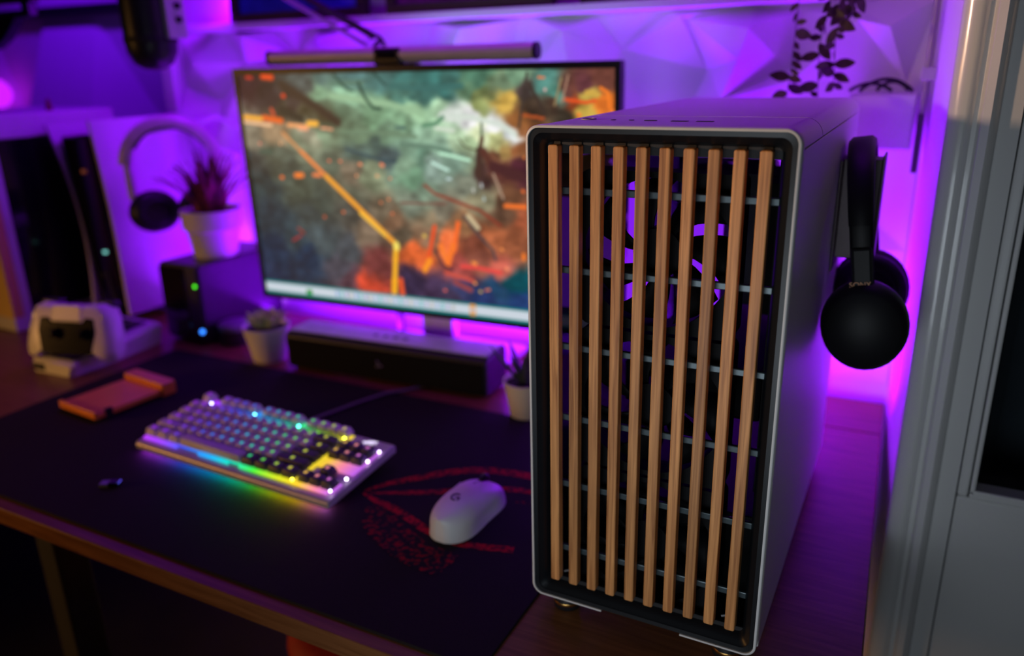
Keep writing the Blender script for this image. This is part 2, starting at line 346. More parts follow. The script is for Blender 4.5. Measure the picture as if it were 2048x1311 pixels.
# buttons and sockets on the top panel
tp = ZT+.0002
mb = MB(); mb.lathe([(.0068, 0), (.0068, .0006), (.0056, .0009), (.0056, .0002)], (.030, .063, tp), 24, False, True); mb.build('power_button', mat('pale_grey_plastic', (.50, .49, .5), .4), pc, smooth=True)
for x in (.054, .070): MB().lathe([(.0023, 0), (.0023, .0003)], (x, .059, tp), 16).build('audio_jack', M_matte, pc)
MB().prism(rr(.0815, .0925, .0555, .0588, .0015, 4), tp, tp+.0003, lambda a, b, d: (a, b, d)).build('usb_port', M_matte, pc)
for x in (.1055, .126): MB().box(x, x+.0135, .0515, .0570, tp, tp+.0003).build('usb_port', M_matte, pc)
for x, y in ((.028, .022), (.187, .022), (.028, .42), (.187, .42)):
    o = MB().lathe([(.0125, 0), (.0135, .001), (.0135, .0085), (.011, .0195)], (x, y, .0002), 24).build('foot', M_black, pc, smooth=50)
    MB().lathe([(.0137, .0055), (.0139, .0060), (.0139, .0080), (.0137, .0085)], (x, y, .0002), 24, False, False).build('foot_ring', M_brass, o, smooth=50)
# inside: fans, board, cooler, card, supply cover, added glow bars
def fan(x, y, z, R, pm, yf=1):
    f = MB(); b = rr(x-R, x+R, z-R, z+R, .008, 4); c = [(x+R*.94*math.cos(2*PI*(k+.5)/len(b)-0), z+R*.94*math.sin(2*PI*(k+.5)/len(b))) for k in range(len(b))]
    f.loft([[(p[0], y, p[1]) for p in b], [(p[0], y, p[1]) for p in c], [(p[0], y+.025, p[1]) for p in c], [(p[0], y+.025, p[1]) for p in b], [(p[0], y, p[1]) for p in b]])
    fo = f.build('fan', pm, pc, smooth=40)
    MB().lathe([(.021, 0), (.0215, .02)], n=24, mat=Matrix.Translation((x, y+.003, z)) @ Matrix.Rotation(-PI/2, 4, 'X')).build('hub', pm, fo, smooth=40)
    for k in range(7):
        a0 = 2*PI*k/7+.3; rows = []
        for i in range(5):
            rd = .020+(R*.92-.020)*i/4; sp = .25+.08*i/4; off = -.10*i
            rows.append([(x+rd*math.cos(a0+off-sp), y+.005, z+rd*math.sin(a0+off-sp)), (x+rd*math.cos(a0+off), y+.010, z+rd*math.sin(a0+off)), (x+rd*math.cos(a0+off+sp), y+.020, z+rd*math.sin(a0+off+sp))])
        o = MB().loft(rows, False).build('blade', pm, fo, smooth=60)
        s = o.modifiers.new('thick', 'SOLIDIFY'); s.thickness = .0015
for z in (.091, .228, .365): fan(.1055, .0260, z, .067, M_inner)
fan(.075, .410, .34, .058, M_black)
MB().box(.186, .190, .10, .43, .125, .445).build('motherboard', mat('dark_circuit_board', (.008, .008, .010), .6, var=.5, scale=60, spec=.2), pc)
mb = MB()
for k in range(18): mb.box(.060, .165, .255+.0045*k, .2558+.0045*k, .262, .402)
mb.build('cooler_fins', mat('black_fins', (.03, .03, .034), .4, .6), pc)
mb = MB().box(.165, .186, .265, .33, .30, .36); mb.build('cooler_base', M_inner, pc)
for k in range(4): MB().box(.150, .184, .215+.009*k, .2205+.009*k, .265, .40).build('memory_stick', M_inner, pc, bevel=.001)
g = MB().box(.055, .186, .10, .405, .196, .240).build('graphics_card', M_inner, pc, bevel=.004)
for y in (.155, .255, .35): MB().lathe([(.042, 0), (.042, .003)], (.118, y, .1925), 28).build('card_fan', M_black, g)
MB().box(.0045, .212, .075, .442, .0226, .112).build('power_supply_cover', M_inner, pc, bevel=.002)
M_added_glow = emit('added_purple_glow', (.22, .012, .85), 1.0)  # added glow, stands in for purple wall light seen through the case
for x0_, x1_, z0_, z1_ in ((.008, .034, .240, .395), (.042, .054, .25, .395), (.068, .096, .240, .370), (.102, .112, .25, .36), (.008, .112, .228, .238)): MB().box(x0_, x1_, .236, .239, z0_, z1_).build('added_glow_bar', M_added_glow, pc)
MB().box(.2100, .2122, .06, .442, .113, .452).build('inner_lining', M_inner, pc)

# ------------------------------------------------------------------ monitor
def mon_at(): return (-.4646, .514, .096), .04205, -.0202
ml, my, mtlt = mon_at(); MW, MH = .714, .420
mo = thing('monitor', 'large black flat monitor showing a fiery fantasy battlefield wallpaper', 'monitor', (ml[0], ml[1], 0), my)
tm = Matrix.Translation((0, 0, ml[2])) @ Matrix.Rotation(-mtlt, 4, 'X')
def T(mb): mb.v = [tuple(tm @ Vector(p)) for p in mb.v]; return mb
M_bezel = mat('monitor_black', (.012, .011, .014), .35, var=.1)
T(MB().box(-MW/2, MW/2, .004, .024, 0, MH)).build('housing', M_bezel, mo, bevel=.003)
T(MB().box(-MW*.36, MW*.36, .024, .046, MH*.16, MH*.78)).build('back_cover', M_bezel, mo, bevel=.008)
sx0, sx1, sz0, sz1 = -MW/2+.012*MW, MW/2-.012*MW, .022*MH, .976*MH
f = MB(); f.box(-MW/2, sx0, 0, .0042, 0, MH); f.box(sx1, MW/2, 0, .0042, 0, MH); f.box(sx0, sx1, 0, .0042, 0, sz0); f.box(sx0, sx1, 0, .0042, sz1, MH)
T(f).build('bezel', M_bezel, mo)
PB=[(0.029,0.989,58,42,52),(0.101,0.905,55,50,55),(0.178,0.884,60,55,55),(0.201,0.975,80,88,86),(0.262,0.983,85,110,105),(0.257,0.914,130,165,135),(0.344,0.903,140,180,150),(0.349,0.981,80,115,115),(0.434,0.979,75,115,112),(0.554,0.976,65,115,110),(0.681,0.974,85,125,105),(0.742,0.954,110,130,105),(0.591,0.929,60,105,100),(0.485,0.921,75,115,105),(0.692,0.91,110,120,80),(0.752,0.883,200,165,85),(0.522,0.854,150,185,150),(0.426,0.854,120,155,125),(0.652,0.827,228,228,228),(0.719,0.791,228,228,228),(0.613,0.836,215,220,215),(0.762,0.769,220,225,225),(0.585,0.779,160,190,160),(0.128,0.853,70,70,62),(0.25,0.833,75,72,58),(0.308,0.813,95,115,95),(0.018,0.734,130,125,110),(0.177,0.696,120,130,110),(0.258,0.741,130,150,125),(0.363,0.754,115,140,115),(0.358,0.682,85,105,98),(0.429,0.665,75,92,95),(0.5,0.688,120,150,130),(0.583,0.721,135,165,145),(0.661,0.714,150,170,135),(0.736,0.716,190,190,135),(0.607,0.653,120,145,130),(0.006,0.623,60,70,72),(0.109,0.65,85,95,85),(0.029,0.512,50,68,72),(0.162,0.522,80,90,80),(0.321,0.576,120,110,95),(0.382,0.601,130,140,115),(0.495,0.587,110,145,120),(0.566,0.631,130,150,140),(0.49,0.484,120,130,115),(0.572,0.449,125,120,105),(0.401,0.433,110,100,85),(0.311,0.425,85,85,80),(0.182,0.39,65,75,75),(0.049,0.377,45,62,72),(0.067,0.214,35,55,75),(0.167,0.204,28,55,78),(0.023,0.112,45,58,80),(0.206,0.279,75,88,92),(0.298,0.245,75,82,88),(0.351,0.341,120,105,90),(0.288,0.106,90,65,75),(0.35,0.093,190,75,55),(0.386,0.19,110,60,60),(0.525,0.34,130,105,85),(0.493,0.249,215,105,60),(0.473,0.136,60,50,75),(0.543,0.103,70,55,80),(0.593,0.306,225,115,70),(0.617,0.202,170,85,80),(0.673,0.253,140,85,70),(0.715,0.342,185,110,75),(0.766,0.348,140,85,60),(0.725,0.219,190,100,85),(0.78,0.45,150,85,60),(0.73,0.465,100,75,60),(0.68,0.5,140,135,110),(0.643,0.557,125,130,115),(0.683,0.618,70,50,50),(0.746,0.622,90,55,50),(0.79,0.625,75,40,50),(0.773,0.718,140,90,60),(0.798,0.792,130,85,55),(0.789,0.918,80,68,66),(0.811,0.847,75,62,52),(0.858,0.882,80,60,50),(0.841,0.952,95,145,135),(0.864,0.909,95,150,135),(0.903,0.917,100,65,60),(0.947,0.95,100,60,65),(0.98,0.958,120,75,65),(0.953,0.908,185,160,80),(0.986,0.865,220,120,50),(0.948,0.847,170,145,70),(0.914,0.891,150,75,45),(0.892,0.83,70,62,52),(0.628,0.117,60,65,100),(0.71,0.153,40,75,105),(0.775,0.164,0,85,95),(0.774,0.1,40,65,110),(0.668,0.081,45,62,105),(0.584,0.066,75,65,90),(0.69,0.861,150,160,105),(0.618,0.793,180,205,178),(0.588,0.855,165,198,165),(0.781,0.819,150,100,60),(0.693,0.749,200,210,170),(0.634,0.759,180,205,172),(0.561,0.822,150,185,152),(0.531,0.764,140,172,148),(0.479,0.815,125,160,130),(0.449,0.762,110,138,115),(0.395,0.804,120,155,125),(0.325,0.844,105,130,108),(0.212,0.743,150,150,130),(0.119,0.762,150,130,105),(0.619,0.975,70,112,106),(0.488,0.978,66,114,110),(0.545,0.911,66,108,102),(0.668,0.938,92,122,98),(0.772,0.971,110,140,115),(0.253,0.874,100,118,98),(0.206,0.853,78,78,64),(0.269,0.782,85,95,78),(0.527,0.669,105,138,120),(0.417,0.705,82,104,98),(0.469,0.626,125,152,130),(0.534,0.518,118,138,120),(0.316,0.501,95,98,85),(0.263,0.615,95,105,92),(0.136,0.597,75,85,78),(0.22,0.46,72,82,76),(0.125,0.292,52,70,78),(0.26,0.148,75,75,85),(0.428,0.393,115,90,72),(0.454,0.331,95,85,72),(0.542,0.405,135,120,98),(0.637,0.384,150,110,80),(0.662,0.335,120,70,55),(0.757,0.516,115,80,60),(0.723,0.678,110,75,58),(0.659,0.665,135,150,125),(0.718,0.744,190,195,140),(0.754,0.698,165,135,85)]
PS=[(0.0136,2.0,66,112,108,[(0.459,0.945),(0.552,0.936),(0.643,0.945)]),(0.0117,2.0,95,128,112,[(0.29,0.959),(0.377,0.961)]),(0.0147,1.6,150,185,150,[(0.286,0.908),(0.372,0.893),(0.455,0.874),(0.535,0.841)]),(0.0117,1.6,205,215,205,[(0.587,0.834),(0.664,0.827),(0.738,0.8),(0.774,0.762)]),(0.0079,1.6,205,215,200,[(0.572,0.784),(0.618,0.774)]),(0.0089,1.6,110,135,112,[(0.305,0.762),(0.421,0.761),(0.517,0.748)]),(0.0097,1.6,100,128,112,[(0.474,0.717),(0.556,0.71),(0.608,0.692)]),(0.0219,1.4,62,56,52,[(0.138,0.956),(0.195,0.904),(0.252,0.853),(0.296,0.803)]),(0.019,1.2,50,55,52,[(0.128,0.853),(0.187,0.812)]),(0.0147,1.0,225,105,50,[(0.068,0.817),(0.123,0.805)]),(0.0117,1.0,255,175,70,[(0.007,0.82),(0.059,0.812)]),(0.0084,1.0,235,190,150,[(0.002,0.799),(0.089,0.785)]),(0.0095,1.0,240,165,110,[(0.146,0.788),(0.203,0.781)]),(0.0139,1.0,255,180,75,[(0.209,0.795),(0.232,0.794)]),(0.0078,1.0,235,165,130,[(0.177,0.774),(0.202,0.77)]),(0.0061,1.0,225,165,130,[(0.246,0.777),(0.278,0.772)]),(0.0143,1.5,230,85,45,[(0.081,0.992),(0.109,0.987)]),(0.0081,1.2,190,60,50,[(0.029,0.989),(0.045,0.986)]),(0.011,1.0,215,75,50,[(0.138,0.911),(0.141,0.909)]),(0.0096,1.0,200,85,60,[(0.096,0.853),(0.102,0.832)]),(0.008,0.8,205,145,95,[(0.123,0.754),(0.175,0.675)]),(0.0095,0.8,245,140,75,[(0.175,0.675),(0.245,0.571)]),(0.0124,0.8,255,165,60,[(0.245,0.571),(0.43,0.302)]),(0.0091,1.0,255,190,75,[(0.34,0.417),(0.409,0.326)]),(0.0133,0.9,255,180,50,[(0.437,0.286),(0.425,0.128)]),(0.0165,0.9,255,175,45,[(0.425,0.128),(0.417,0.007)]),(0.0162,1.1,255,222,110,[(0.438,0.29),(0.439,0.277)]),(0.0134,1.2,235,95,50,[(0.443,0.131),(0.446,0.04)]),(0.0058,1.0,40,78,70,[(0.3,0.992),(0.332,0.939),(0.351,0.927)]),(0.0071,1.0,35,72,62,[(0.368,0.961),(0.384,0.899),(0.405,0.86),(0.424,0.858)]),(0.0055,1.0,45,80,75,[(0.413,0.999),(0.443,0.951)]),(0.0094,1.0,95,140,112,[(0.539,0.793),(0.573,0.801),(0.592,0.826)]),(0.0069,1.0,80,110,105,[(0.464,0.786),(0.489,0.782)]),(0.0148,1.0,75,95,85,[(0.078,0.671),(0.045,0.669)]),(0.0074,1.0,62,85,92,[(0.314,0.691),(0.414,0.648),(0.456,0.646)]),(0.0062,0.7,70,92,82,[(0.69,0.803),(0.69,0.76)]),(0.0113,0.8,95,75,62,[(0.69,0.749),(0.683,0.695)]),(0.019,0.8,78,58,52,[(0.683,0.699),(0.678,0.608)]),(0.0189,0.8,95,60,52,[(0.693,0.696),(0.715,0.63)]),(0.0251,0.9,80,48,50,[(0.716,0.639),(0.783,0.605)]),(0.0039,0.8,75,70,50,[(0.63,0.745),(0.645,0.713),(0.673,0.701)]),(0.0066,0.8,190,235,205,[(0.579,0.685),(0.614,0.675),(0.656,0.66)]),(0.0067,0.8,195,230,215,[(0.556,0.647),(0.579,0.63),(0.597,0.619)]),(0.0053,0.8,190,210,210,[(0.595,0.583),(0.604,0.582)]),(0.0045,0.7,200,200,190,[(0.661,0.548),(0.663,0.534)]),(0.0045,0.7,190,195,195,[(0.683,0.569),(0.684,0.556)]),(0.0045,0.7,180,200,200,[(0.688,0.516),(0.689,0.505)]),(0.005,0.8,170,145,125,[(0.715,0.61),(0.738,0.515)]),(0.0069,1.0,140,65,50,[(0.532,0.553),(0.558,0.52),(0.588,0.506),(0.679,0.46),(0.729,0.404)]),(0.0057,1.0,120,85,75,[(0.461,0.473),(0.587,0.48)]),(0.0067,1.0,80,75,78,[(0.632,0.435),(0.663,0.373),(0.707,0.3),(0.713,0.259)]),(0.0106,1.0,200,185,150,[(0.645,0.436),(0.67,0.388)]),(0.0101,1.0,235,120,55,[(0.743,0.486),(0.793,0.486)]),(0.0121,1.0,250,112,55,[(0.617,0.402),(0.601,0.285)]),(0.0111,1.0,225,88,50,[(0.552,0.381),(0.528,0.232)]),(0.0142,1.0,255,150,50,[(0.532,0.233),(0.516,0.187)]),(0.0125,1.0,255,130,60,[(0.566,0.302),(0.58,0.235)]),(0.0137,1.0,255,125,55,[(0.6,0.307),(0.583,0.223)]),(0.007,1.0,75,50,60,[(0.551,0.279),(0.569,0.217),(0.596,0.199)]),(0.0088,1.0,55,45,65,[(0.458,0.2),(0.488,0.149),(0.509,0.142)]),(0.0096,1.0,225,80,75,[(0.621,0.22),(0.665,0.22),(0.724,0.208)]),(0.0081,1.0,255,150,80,[(0.652,0.24),(0.659,0.236)]),(0.0084,1.0,205,90,75,[(0.575,0.185),(0.65,0.16)]),(0.0125,1.0,150,75,75,[(0.601,0.146),(0.642,0.12)]),(0.0078,0.7,250,150,110,[(0.741,0.229),(0.742,0.225)]),(0.0068,0.6,255,160,90,[(0.654,0.152),(0.656,0.15)]),(0.0068,0.6,200,170,80,[(0.668,0.118),(0.67,0.116)]),(0.0054,0.6,225,130,90,[(0.683,0.127),(0.693,0.129)]),(0.0076,0.7,250,130,50,[(0.785,0.294),(0.786,0.273)]),(0.0065,0.6,245,150,90,[(0.729,0.307),(0.732,0.305)]),(0.0057,0.6,230,110,90,[(0.569,0.107),(0.572,0.105)]),(0.0085,0.7,215,180,90,[(0.52,0.339),(0.523,0.337)]),(0.0061,0.6,240,120,60,[(0.787,0.548),(0.789,0.546)]),(0.0048,0.6,235,140,60,[(0.792,0.679),(0.794,0.678)]),(0.0054,0.6,235,120,90,[(0.258,0.64),(0.261,0.638)]),(0.0053,0.6,235,130,95,[(0.291,0.64),(0.295,0.638)]),(0.0074,0.7,240,150,110,[(0.35,0.63),(0.354,0.628)]),(0.0079,0.7,250,140,100,[(0.413,0.631),(0.418,0.627)]),(0.006,0.6,240,160,115,[(0.338,0.581),(0.339,0.579)]),(0.0058,0.6,235,160,110,[(0.398,0.583),(0.401,0.581)]),(0.0057,0.6,230,140,100,[(0.435,0.575),(0.437,0.573)]),(0.0082,0.6,255,120,55,[(0.101,0.558),(0.105,0.556)]),(0.0129,0.8,255,130,60,[(0.15,0.569),(0.169,0.571)]),(0.0094,0.8,235,130,80,[(0.207,0.575),(0.226,0.574)]),(0.0062,0.6,230,120,70,[(0.286,0.418),(0.288,0.416)]),(0.008,0.7,190,90,60,[(0.226,0.39),(0.227,0.388)]),(0.0066,0.8,150,70,60,[(0.136,0.328),(0.153,0.307)]),(0.0067,0.8,150,60,65,[(0.114,0.268),(0.142,0.294)]),(0.0058,0.6,245,150,100,[(0.426,0.486),(0.427,0.484)]),(0.0059,0.6,220,130,90,[(0.403,0.47),(0.404,0.468)]),(0.0058,0.6,230,120,80,[(0.434,0.426),(0.435,0.424)]),(0.0058,0.6,240,140,115,[(0.044,0.706),(0.045,0.704)]),(0.0057,0.6,230,165,120,[(0.111,0.706),(0.112,0.704)]),(0.0058,0.8,70,62,58,[(0.804,0.988),(0.782,0.792)]),(0.007,0.8,70,58,52,[(0.808,0.953),(0.846,0.838)]),(0.0045,0.8,150,130,95,[(0.883,0.969),(0.867,0.873)]),(0.0044,0.7,165,130,110,[(0.898,0.977),(0.883,0.882)]),(0.0046,0.8,240,120,60,[(0.831,0.972),(0.843,0.97)]),(0.0067,1.0,225,90,45,[(0.892,0.893),(0.937,0.882),(0.958,0.889)]),(0.0109,1.0,200,165,80,[(0.939,0.917),(0.964,0.909)]),(0.0065,1.0,240,130,50,[(0.969,0.933),(0.986,0.916),(0.989,0.865)]),(0.0059,0.8,180,90,50,[(0.794,0.836),(0.84,0.825)]),(0.0057,0.7,225,180,175,[(0.845,0.928),(0.846,0.926)]),(0.0078,1.0,250,130,60,[(0.921,0.839),(0.923,0.837)])]
def lin(c): c = c/255.; return np.where(c <= .04045, c/12.92, ((c+.055)/1.055)**2.4)
NX, NY = 360, 204
S, Tt = np.meshgrid(np.linspace(0, 1, NX), np.linspace(0, 1, NY)); asp = 1.72
col = np.zeros((NY, NX, 3)); wsum = np.zeros((NY, NX))
rs = np.random.RandomState(4)
def vnoise(n, m):
    g = rs.rand(n+2, m+2); yy = np.linspace(0, n, NY); xx = np.linspace(0, m, NX); yi = yy.astype(int); xi = xx.astype(int); fy = (yy-yi)[:, None]; fx = (xx-xi)[None, :]
    fy = fy*fy*(3-2*fy); fx = fx*fx*(3-2*fx)
    return (g[yi][:, xi]*(1-fy)*(1-fx)+g[yi+1][:, xi]*fy*(1-fx)+g[yi][:, xi+1]*(1-fy)*fx+g[yi+1][:, xi+1]*fy*fx)-.5
dx = vnoise(18, 26)*.035+vnoise(50, 80)*.012; dy = vnoise(18, 26)*.03+vnoise(50, 80)*.012
for p in PB:
    d2 = ((S+dx-p[0])*asp)**2+(Tt+dy-p[1])**2; wgt = 1/(d2+1.5e-4)**2.6
    wsum += wgt; col += wgt[..., None]*np.array(p[2:5], float)
col /= wsum[..., None]
col *= (1+.22*vnoise(60, 60)+.30*vnoise(26, 40))[..., None]
for wd, soft, r_, g_, b_, pts in PS:
    best = np.full((NY, NX), 9.)
    for (a, b), (c, d) in zip(pts[:-1], pts[1:]):
        ax, cx = a*asp, c*asp; ux, uy = cx-ax, d-b; l2 = ux*ux+uy*uy+1e-9
        t = np.clip(((S*asp-ax)*ux+(Tt-b)*uy)/l2, 0, 1); best = np.minimum(best, np.hypot(S*asp-ax-t*ux, Tt-b-t*uy))
    h = wd*asp*.5; al = np.clip(1-(best-h*(1-.5*soft))/(h*soft+1e-6), 0, 1); al = al*al*(3-2*al)
    col = col*(1-al[..., None])+np.array([r_, g_, b_], float)*al[..., None]
# taskbar along the lower edge: pale bar, teal rims, little icons
bar = Tt < .062; e = np.clip((Tt-.0)/.062, 0, 1)
tb = np.zeros_like(col)+np.array([206, 216, 226.]); rim = (e < .20) | (e > .86); tb[rim] = (0, 128, 128)
mid = (e > .3) & (e < .75)
for k in range(24):
    s0 = .235+.0153*k
    tb[mid & (S > s0) & (S < s0+.0075)] = ((150, 178, 220), (120, 190, 200), (170, 170, 205), (190, 190, 190))[k % 4]
tb[(e > .12) & (e < .62) & (S > .138) & (S < .158)] = (40, 150, 60)
tb[(e > .1) & (e < .92) & (S > .637) & (S < .653)] = (235, 160, 60)
tb[(e > .35) & (e < .65) & (S > .640) & (S < .650)] = (200, 200, 205)
col[bar] = tb[bar]
col = np.where(bar[..., None], col, (col-78)*1.14+72)
cl = lin(np.clip(col, 0, 255))
vv = [tuple(tm @ Vector((sx0+(sx1-sx0)*s, .0022, sz0+(sz1-sz0)*t))) for s, t in zip(S.ravel(), Tt.ravel())]
idx = np.arange(NX*NY).reshape(NY, NX)
ff = np.stack([idx[:-1, :-1], idx[:-1, 1:], idx[1:, 1:], idx[1:, :-1]], -1).reshape(-1, 4).tolist()
me = bpy.data.meshes.new('screen'); me.from_pydata(vv, [], ff)
at = me.color_attributes.new('picture', 'FLOAT_COLOR', 'POINT'); at.data.foreach_set('color', np.concatenate([cl.reshape(-1, 3), np.ones((NX*NY, 1))], 1).astype(np.float32).ravel())
m = bpy.data.materials.new('lit_screen'); m.use_nodes = True; nt = m.node_tree; b = nt.nodes['Principled BSDF']; b.inputs['Base Color'].default_value = (.004, .004, .004, 1); b.inputs['Roughness'].default_value = .4
ca = sw(nt, 'ShaderNodeVertexColor'); ca.layer_name = 'picture'; nt.links.new(ca.outputs['Color'], b.inputs['Emission Color']); b.inputs['Emission Strength'].default_value = .95
link('screen', me, m, mo)
# stand
MB().box(-.032, .032, .050, .075, .009, .26).build('stand_pillar', M_white, mo, bevel=.004)
MB().prism(rr(-.14, .14, -.005, .155, .02, 4), .0004, .009, lambda a, b, d: (a, b, d)).build('stand_base', M_white, mo, bevel=.002)
# light bar on top of the monitor
lb = thing('monitor_light_bar', 'slim black light bar clipped along the top edge of the monitor', 'lamp', tuple(tm_ for tm_ in (0, 0, 0)))
lb.location = (ml[0], ml[1], 0); lb.rotation_euler = (0, 0, my)
bx0, bx1 = -MW/2+.110*MW, -MW/2+.812*MW; zc = ml[2]+MH+.0165; yc = .006
mb = MB().tube([(bx0, yc, zc), (bx1, yc, zc)], .0118, 20, True); mb.build('tube', mat('bar_satin_grey', (.78, .64, .60), .38, .2, var=.05), lb, smooth=50)
for x in (bx0, bx1): MB().tube([(x-.003, yc, zc), (x+.003, yc, zc)], .0123, 20).build('end_cap', M_black, lb, smooth=50)
MB().box(bx0+.01, bx1-.01, yc-.003, yc+.004, zc-.0126, zc-.0110).build('diffuser', mat('unlit_diffuser', (.4, .4, .42), .5), lb)
cxm = -MW/2+.452*MW
MB().box(cxm-.026, cxm+.026, -.006, .030, ml[2]+MH+.0004, zc+.010).build('clip', M_black, lb, bevel=.004)
MB().box(cxm-.018, cxm+.018, -.008, -.0045, zc-.006, zc+.006).build('sensor_window', M_gloss, lb, bevel=.001)
MB().box(cxm-.03, cxm+.03, .030, .052, ml[2]+MH-.06, zc+.012).build('counterweight', M_black, lb, bevel=.005)

# ------------------------------------------------------------------ soundbar under the monitor
sb = thing('soundbar', 'long black soundbar lying under the monitor', 'speaker', (-.689, .4085, 0), math.radians(3.2))
SL = .400
pr = [(0, .004), (-.001, .062), (.004, .068), (.070, .072), (.076, .066), (.074, .004)]
MB().loft([[(x, a, b) for a, b in pr] for x in (0, .006, SL-.006, SL)], True, True, True).build('body', mat('soundbar_black', (.007, .007, .009), .45, var=.2), sb, bevel=.003)
MB().box(.006, SL-.006, -.0028, -.0006, .008, .060).build('grille', M_mesh, sb, bevel=.0008)
MB().box(.004, SL-.004, .008, .068, .0705, .0722).build('top_plate', mat('soundbar_top_lit', (.42, .42, .44), .4, var=.1), sb)  # pale grey puts reflected light on the black top into its colour
for x in (.03, SL-.03): MB().box(x-.02, x+.02, .01, .065, .0003, .0042).build('foot', M_rubber, sb)
for k in range(4): MB().lathe([(.0045, 0), (.0045, .0008)], (SL/2-.03+.02*k, .035, .0721), 16).build('button', M_black, sb)
lg = MB()
for a in (90, 210, 330):
    a = math.radians(a); lg.tube([(SL*.49+.0018*math.cos(a+.8), -.0032, .034+.0018*math.sin(a+.8)), (SL*.49+.005*math.cos(a), -.0032, .034+.005*math.sin(a)), (SL*.49+.0075*math.cos(a+.5), -.0032, .034+.0075*math.sin(a+.5))], .0012, 6)
lg.build('emblem', mat('emblem_grey', (.25, .2, .24), .4), sb)

# ------------------------------------------------------------------ keyboard
KX, KY = -.652, .058
kb = thing('keyboard', 'pale tenkeyless keyboard glowing in rainbow colours on the mat', 'keyboard', (KX, KY, .0043), math.radians(-2.0))
U = .0190; TL = math.radians(6.0)
def rainbow(name, st, dark=0):
    m = bpy.data.materials.new(name); m.use_nodes = True; nt = m.node_tree; b = nt.nodes['Principled BSDF']; b.inputs['Base Color'].default_value = (.05, .05, .05, 1)
    tc = sw(nt, 'ShaderNodeTexCoord'); tc.object = kb; sp = sw(nt, 'ShaderNodeSeparateXYZ'); mr = sw(nt, 'ShaderNodeMapRange'); mr.inputs['From Max'].default_value = .357
    nt.links.new(tc.outputs['Object'], sp.inputs[0]); nt.links.new(sp.outputs['X'], mr.inputs['Value'])
    cr = sw(nt, 'ShaderNodeValToRGB'); el = cr.color_ramp.elements
    stops = [(0, (.45, .03, .9)), (.12, (.32, .05, 1)), (.24, (.03, .10, 1)), (.40, (0, .42, .9)), (.52, (0, .8, .45)), (.62, (.05, .85, .04)), (.74, (.65, .75, .01)), (.84, (.95, .6, .02)), (.91, (.95, .25, .35)), (1, (.45, .10, .9))]
    el[0].position = 0; el[0].color = stops[0][1]+(1,); el[1].position = 1; el[1].color = stops[-1][1]+(1,)
    for p, c in stops[1:-1]: n = el.new(p); n.color = c+(1,)
    nt.links.new(mr.outputs[0], cr.inputs['Fac']); nt.links.new(cr.outputs['Color'], b.inputs['Emission Color']); b.inputs['Emission Strength'].default_value = st
    return m
M_glow = rainbow('key_backlight', 1.0); M_glow2 = rainbow('front_light', 1.15); M_under = rainbow('under_glow', 45); M_leg = rainbow('legend_glow', .75)
M_case = mat('keyboard_silver', (.52, .46, .47), .38, .3, var=.04)
M_key = mat('pale_keycap', (.55, .51, .55), .5, var=.03); M_keyd = mat('dark_keycap', (.055, .05, .06), .5, var=.05)
KW, KD = .357, .137
tilt = Matrix.Rotation(TL, 4, 'X')
def K(mb): mb.v = [tuple(tilt @ Vector(p)) for p in mb.v]; return mb
base = [(-.0, .006), (.0, .013), (.004, .0165), (KD-.003, .0185), (KD, .016), (KD, .006)]
K(MB().loft([[(x, a, b) for a, b in base] for x in (0, KW)], True, True, True)).build('case', M_case, kb, bevel=.0015)
K(MB().box(.006, KW-.006, .0035, .0075, .0044, .0058)).build('underglow_strip', M_under, kb)
K(MB().box(.004, .0035+15.2*U, .0150, KD-.006, .0180, .0196)).build('backlight_plate', M_glow, kb)
K(MB().box(.0035+15.25*U, KW-.005, .0150+2.1*U, .0155+5*U, .0180, .0196)).build('backlight_plate', M_glow, kb)
K(MB().box(.0035+15.25*U, KW-.005, .0150, .0155+U, .0180, .0196)).build('backlight_plate', M_glow, kb)
for a_, b_ in ((.006, .030), (.031, .076), (.118, .176), (.196, .262), (.263, KW-.010)): K(MB().box(a_, b_, .0110, .0124, .0172, .0204)).build('front_light_strip', M_glow2, kb)
for x in (.03, KW-.05): MB().box(x, x+.02, KD-.022, KD-.012, .0004, .0175).build('foot', M_rubber, kb)
MB().box(.02, KW-.02, .012, .022, .0004, .0068).build('front_foot', M_rubber, kb)
keycache = {}
def key(cx, cy, w_, h_, dark, leg):
    k = (round(w_, 3), round(h_, 3), dark)
    if k not in keycache:
        a, b = w_*U/2-.0007, h_*U/2-.0007
        mb = MB().loft([[(p[0], p[1], z) for p in rr(-a+i, a-i, -b+i, b-i, .0015, 2)] for i, z in ((0, 0), (.0004, .003), (.0022, .0092), (.0027, .0096))], True, False, True)
        keycache[k] = mb.mesh('key', 45)
    o = link('key', keycache[k], M_keyd if dark else M_key, kb)
    o.rotation_euler = (TL, 0, 0); o.location = tilt @ Vector((cx, cy, .0205))
    if leg:
        if 'leg' not in keycache: keycache['leg'] = MB().box(-.0024, .0024, -.0022, .0028, .0096, .0098).mesh('legend')
        l = link('legend', keycache['leg'], M_leg, o)
    return o
x0, y0 = .0035, .0155+U*.5
rows = [
 [('m', 1.25), ('m', 1.25), ('m', 1.25), ('s', 6.25), ('d', 1.25), ('d', 1.25), ('d', 1.25), ('d', 1.25)],
 [('m', 2.25)]+[('k', 1)]*10+[('d', 2.75)],
 [('m', 1.75)]+[('k', 1)]*11+[('d', 2.25)],
 [('m', 1.5)]+[('k', 1)]*12+[('d', 1.5)],
 [('k', 1)]*13+[('d', 2)]]
for r_, row in enumerate(rows):
    x = 0
    for t, wd in row:
        key(x0+(x+wd/2)*U, y0+r_*U, wd, 1, t == 'd', t != 's'); x += wd
yf = y0+5.42*U
for i, x in enumerate([0]+[2+i for i in range(4)]+[6.5+i for i in range(4)]+[11+i for i in range(4)]): key(x0+(x+.5)*U, yf, 1, 1, False, True)
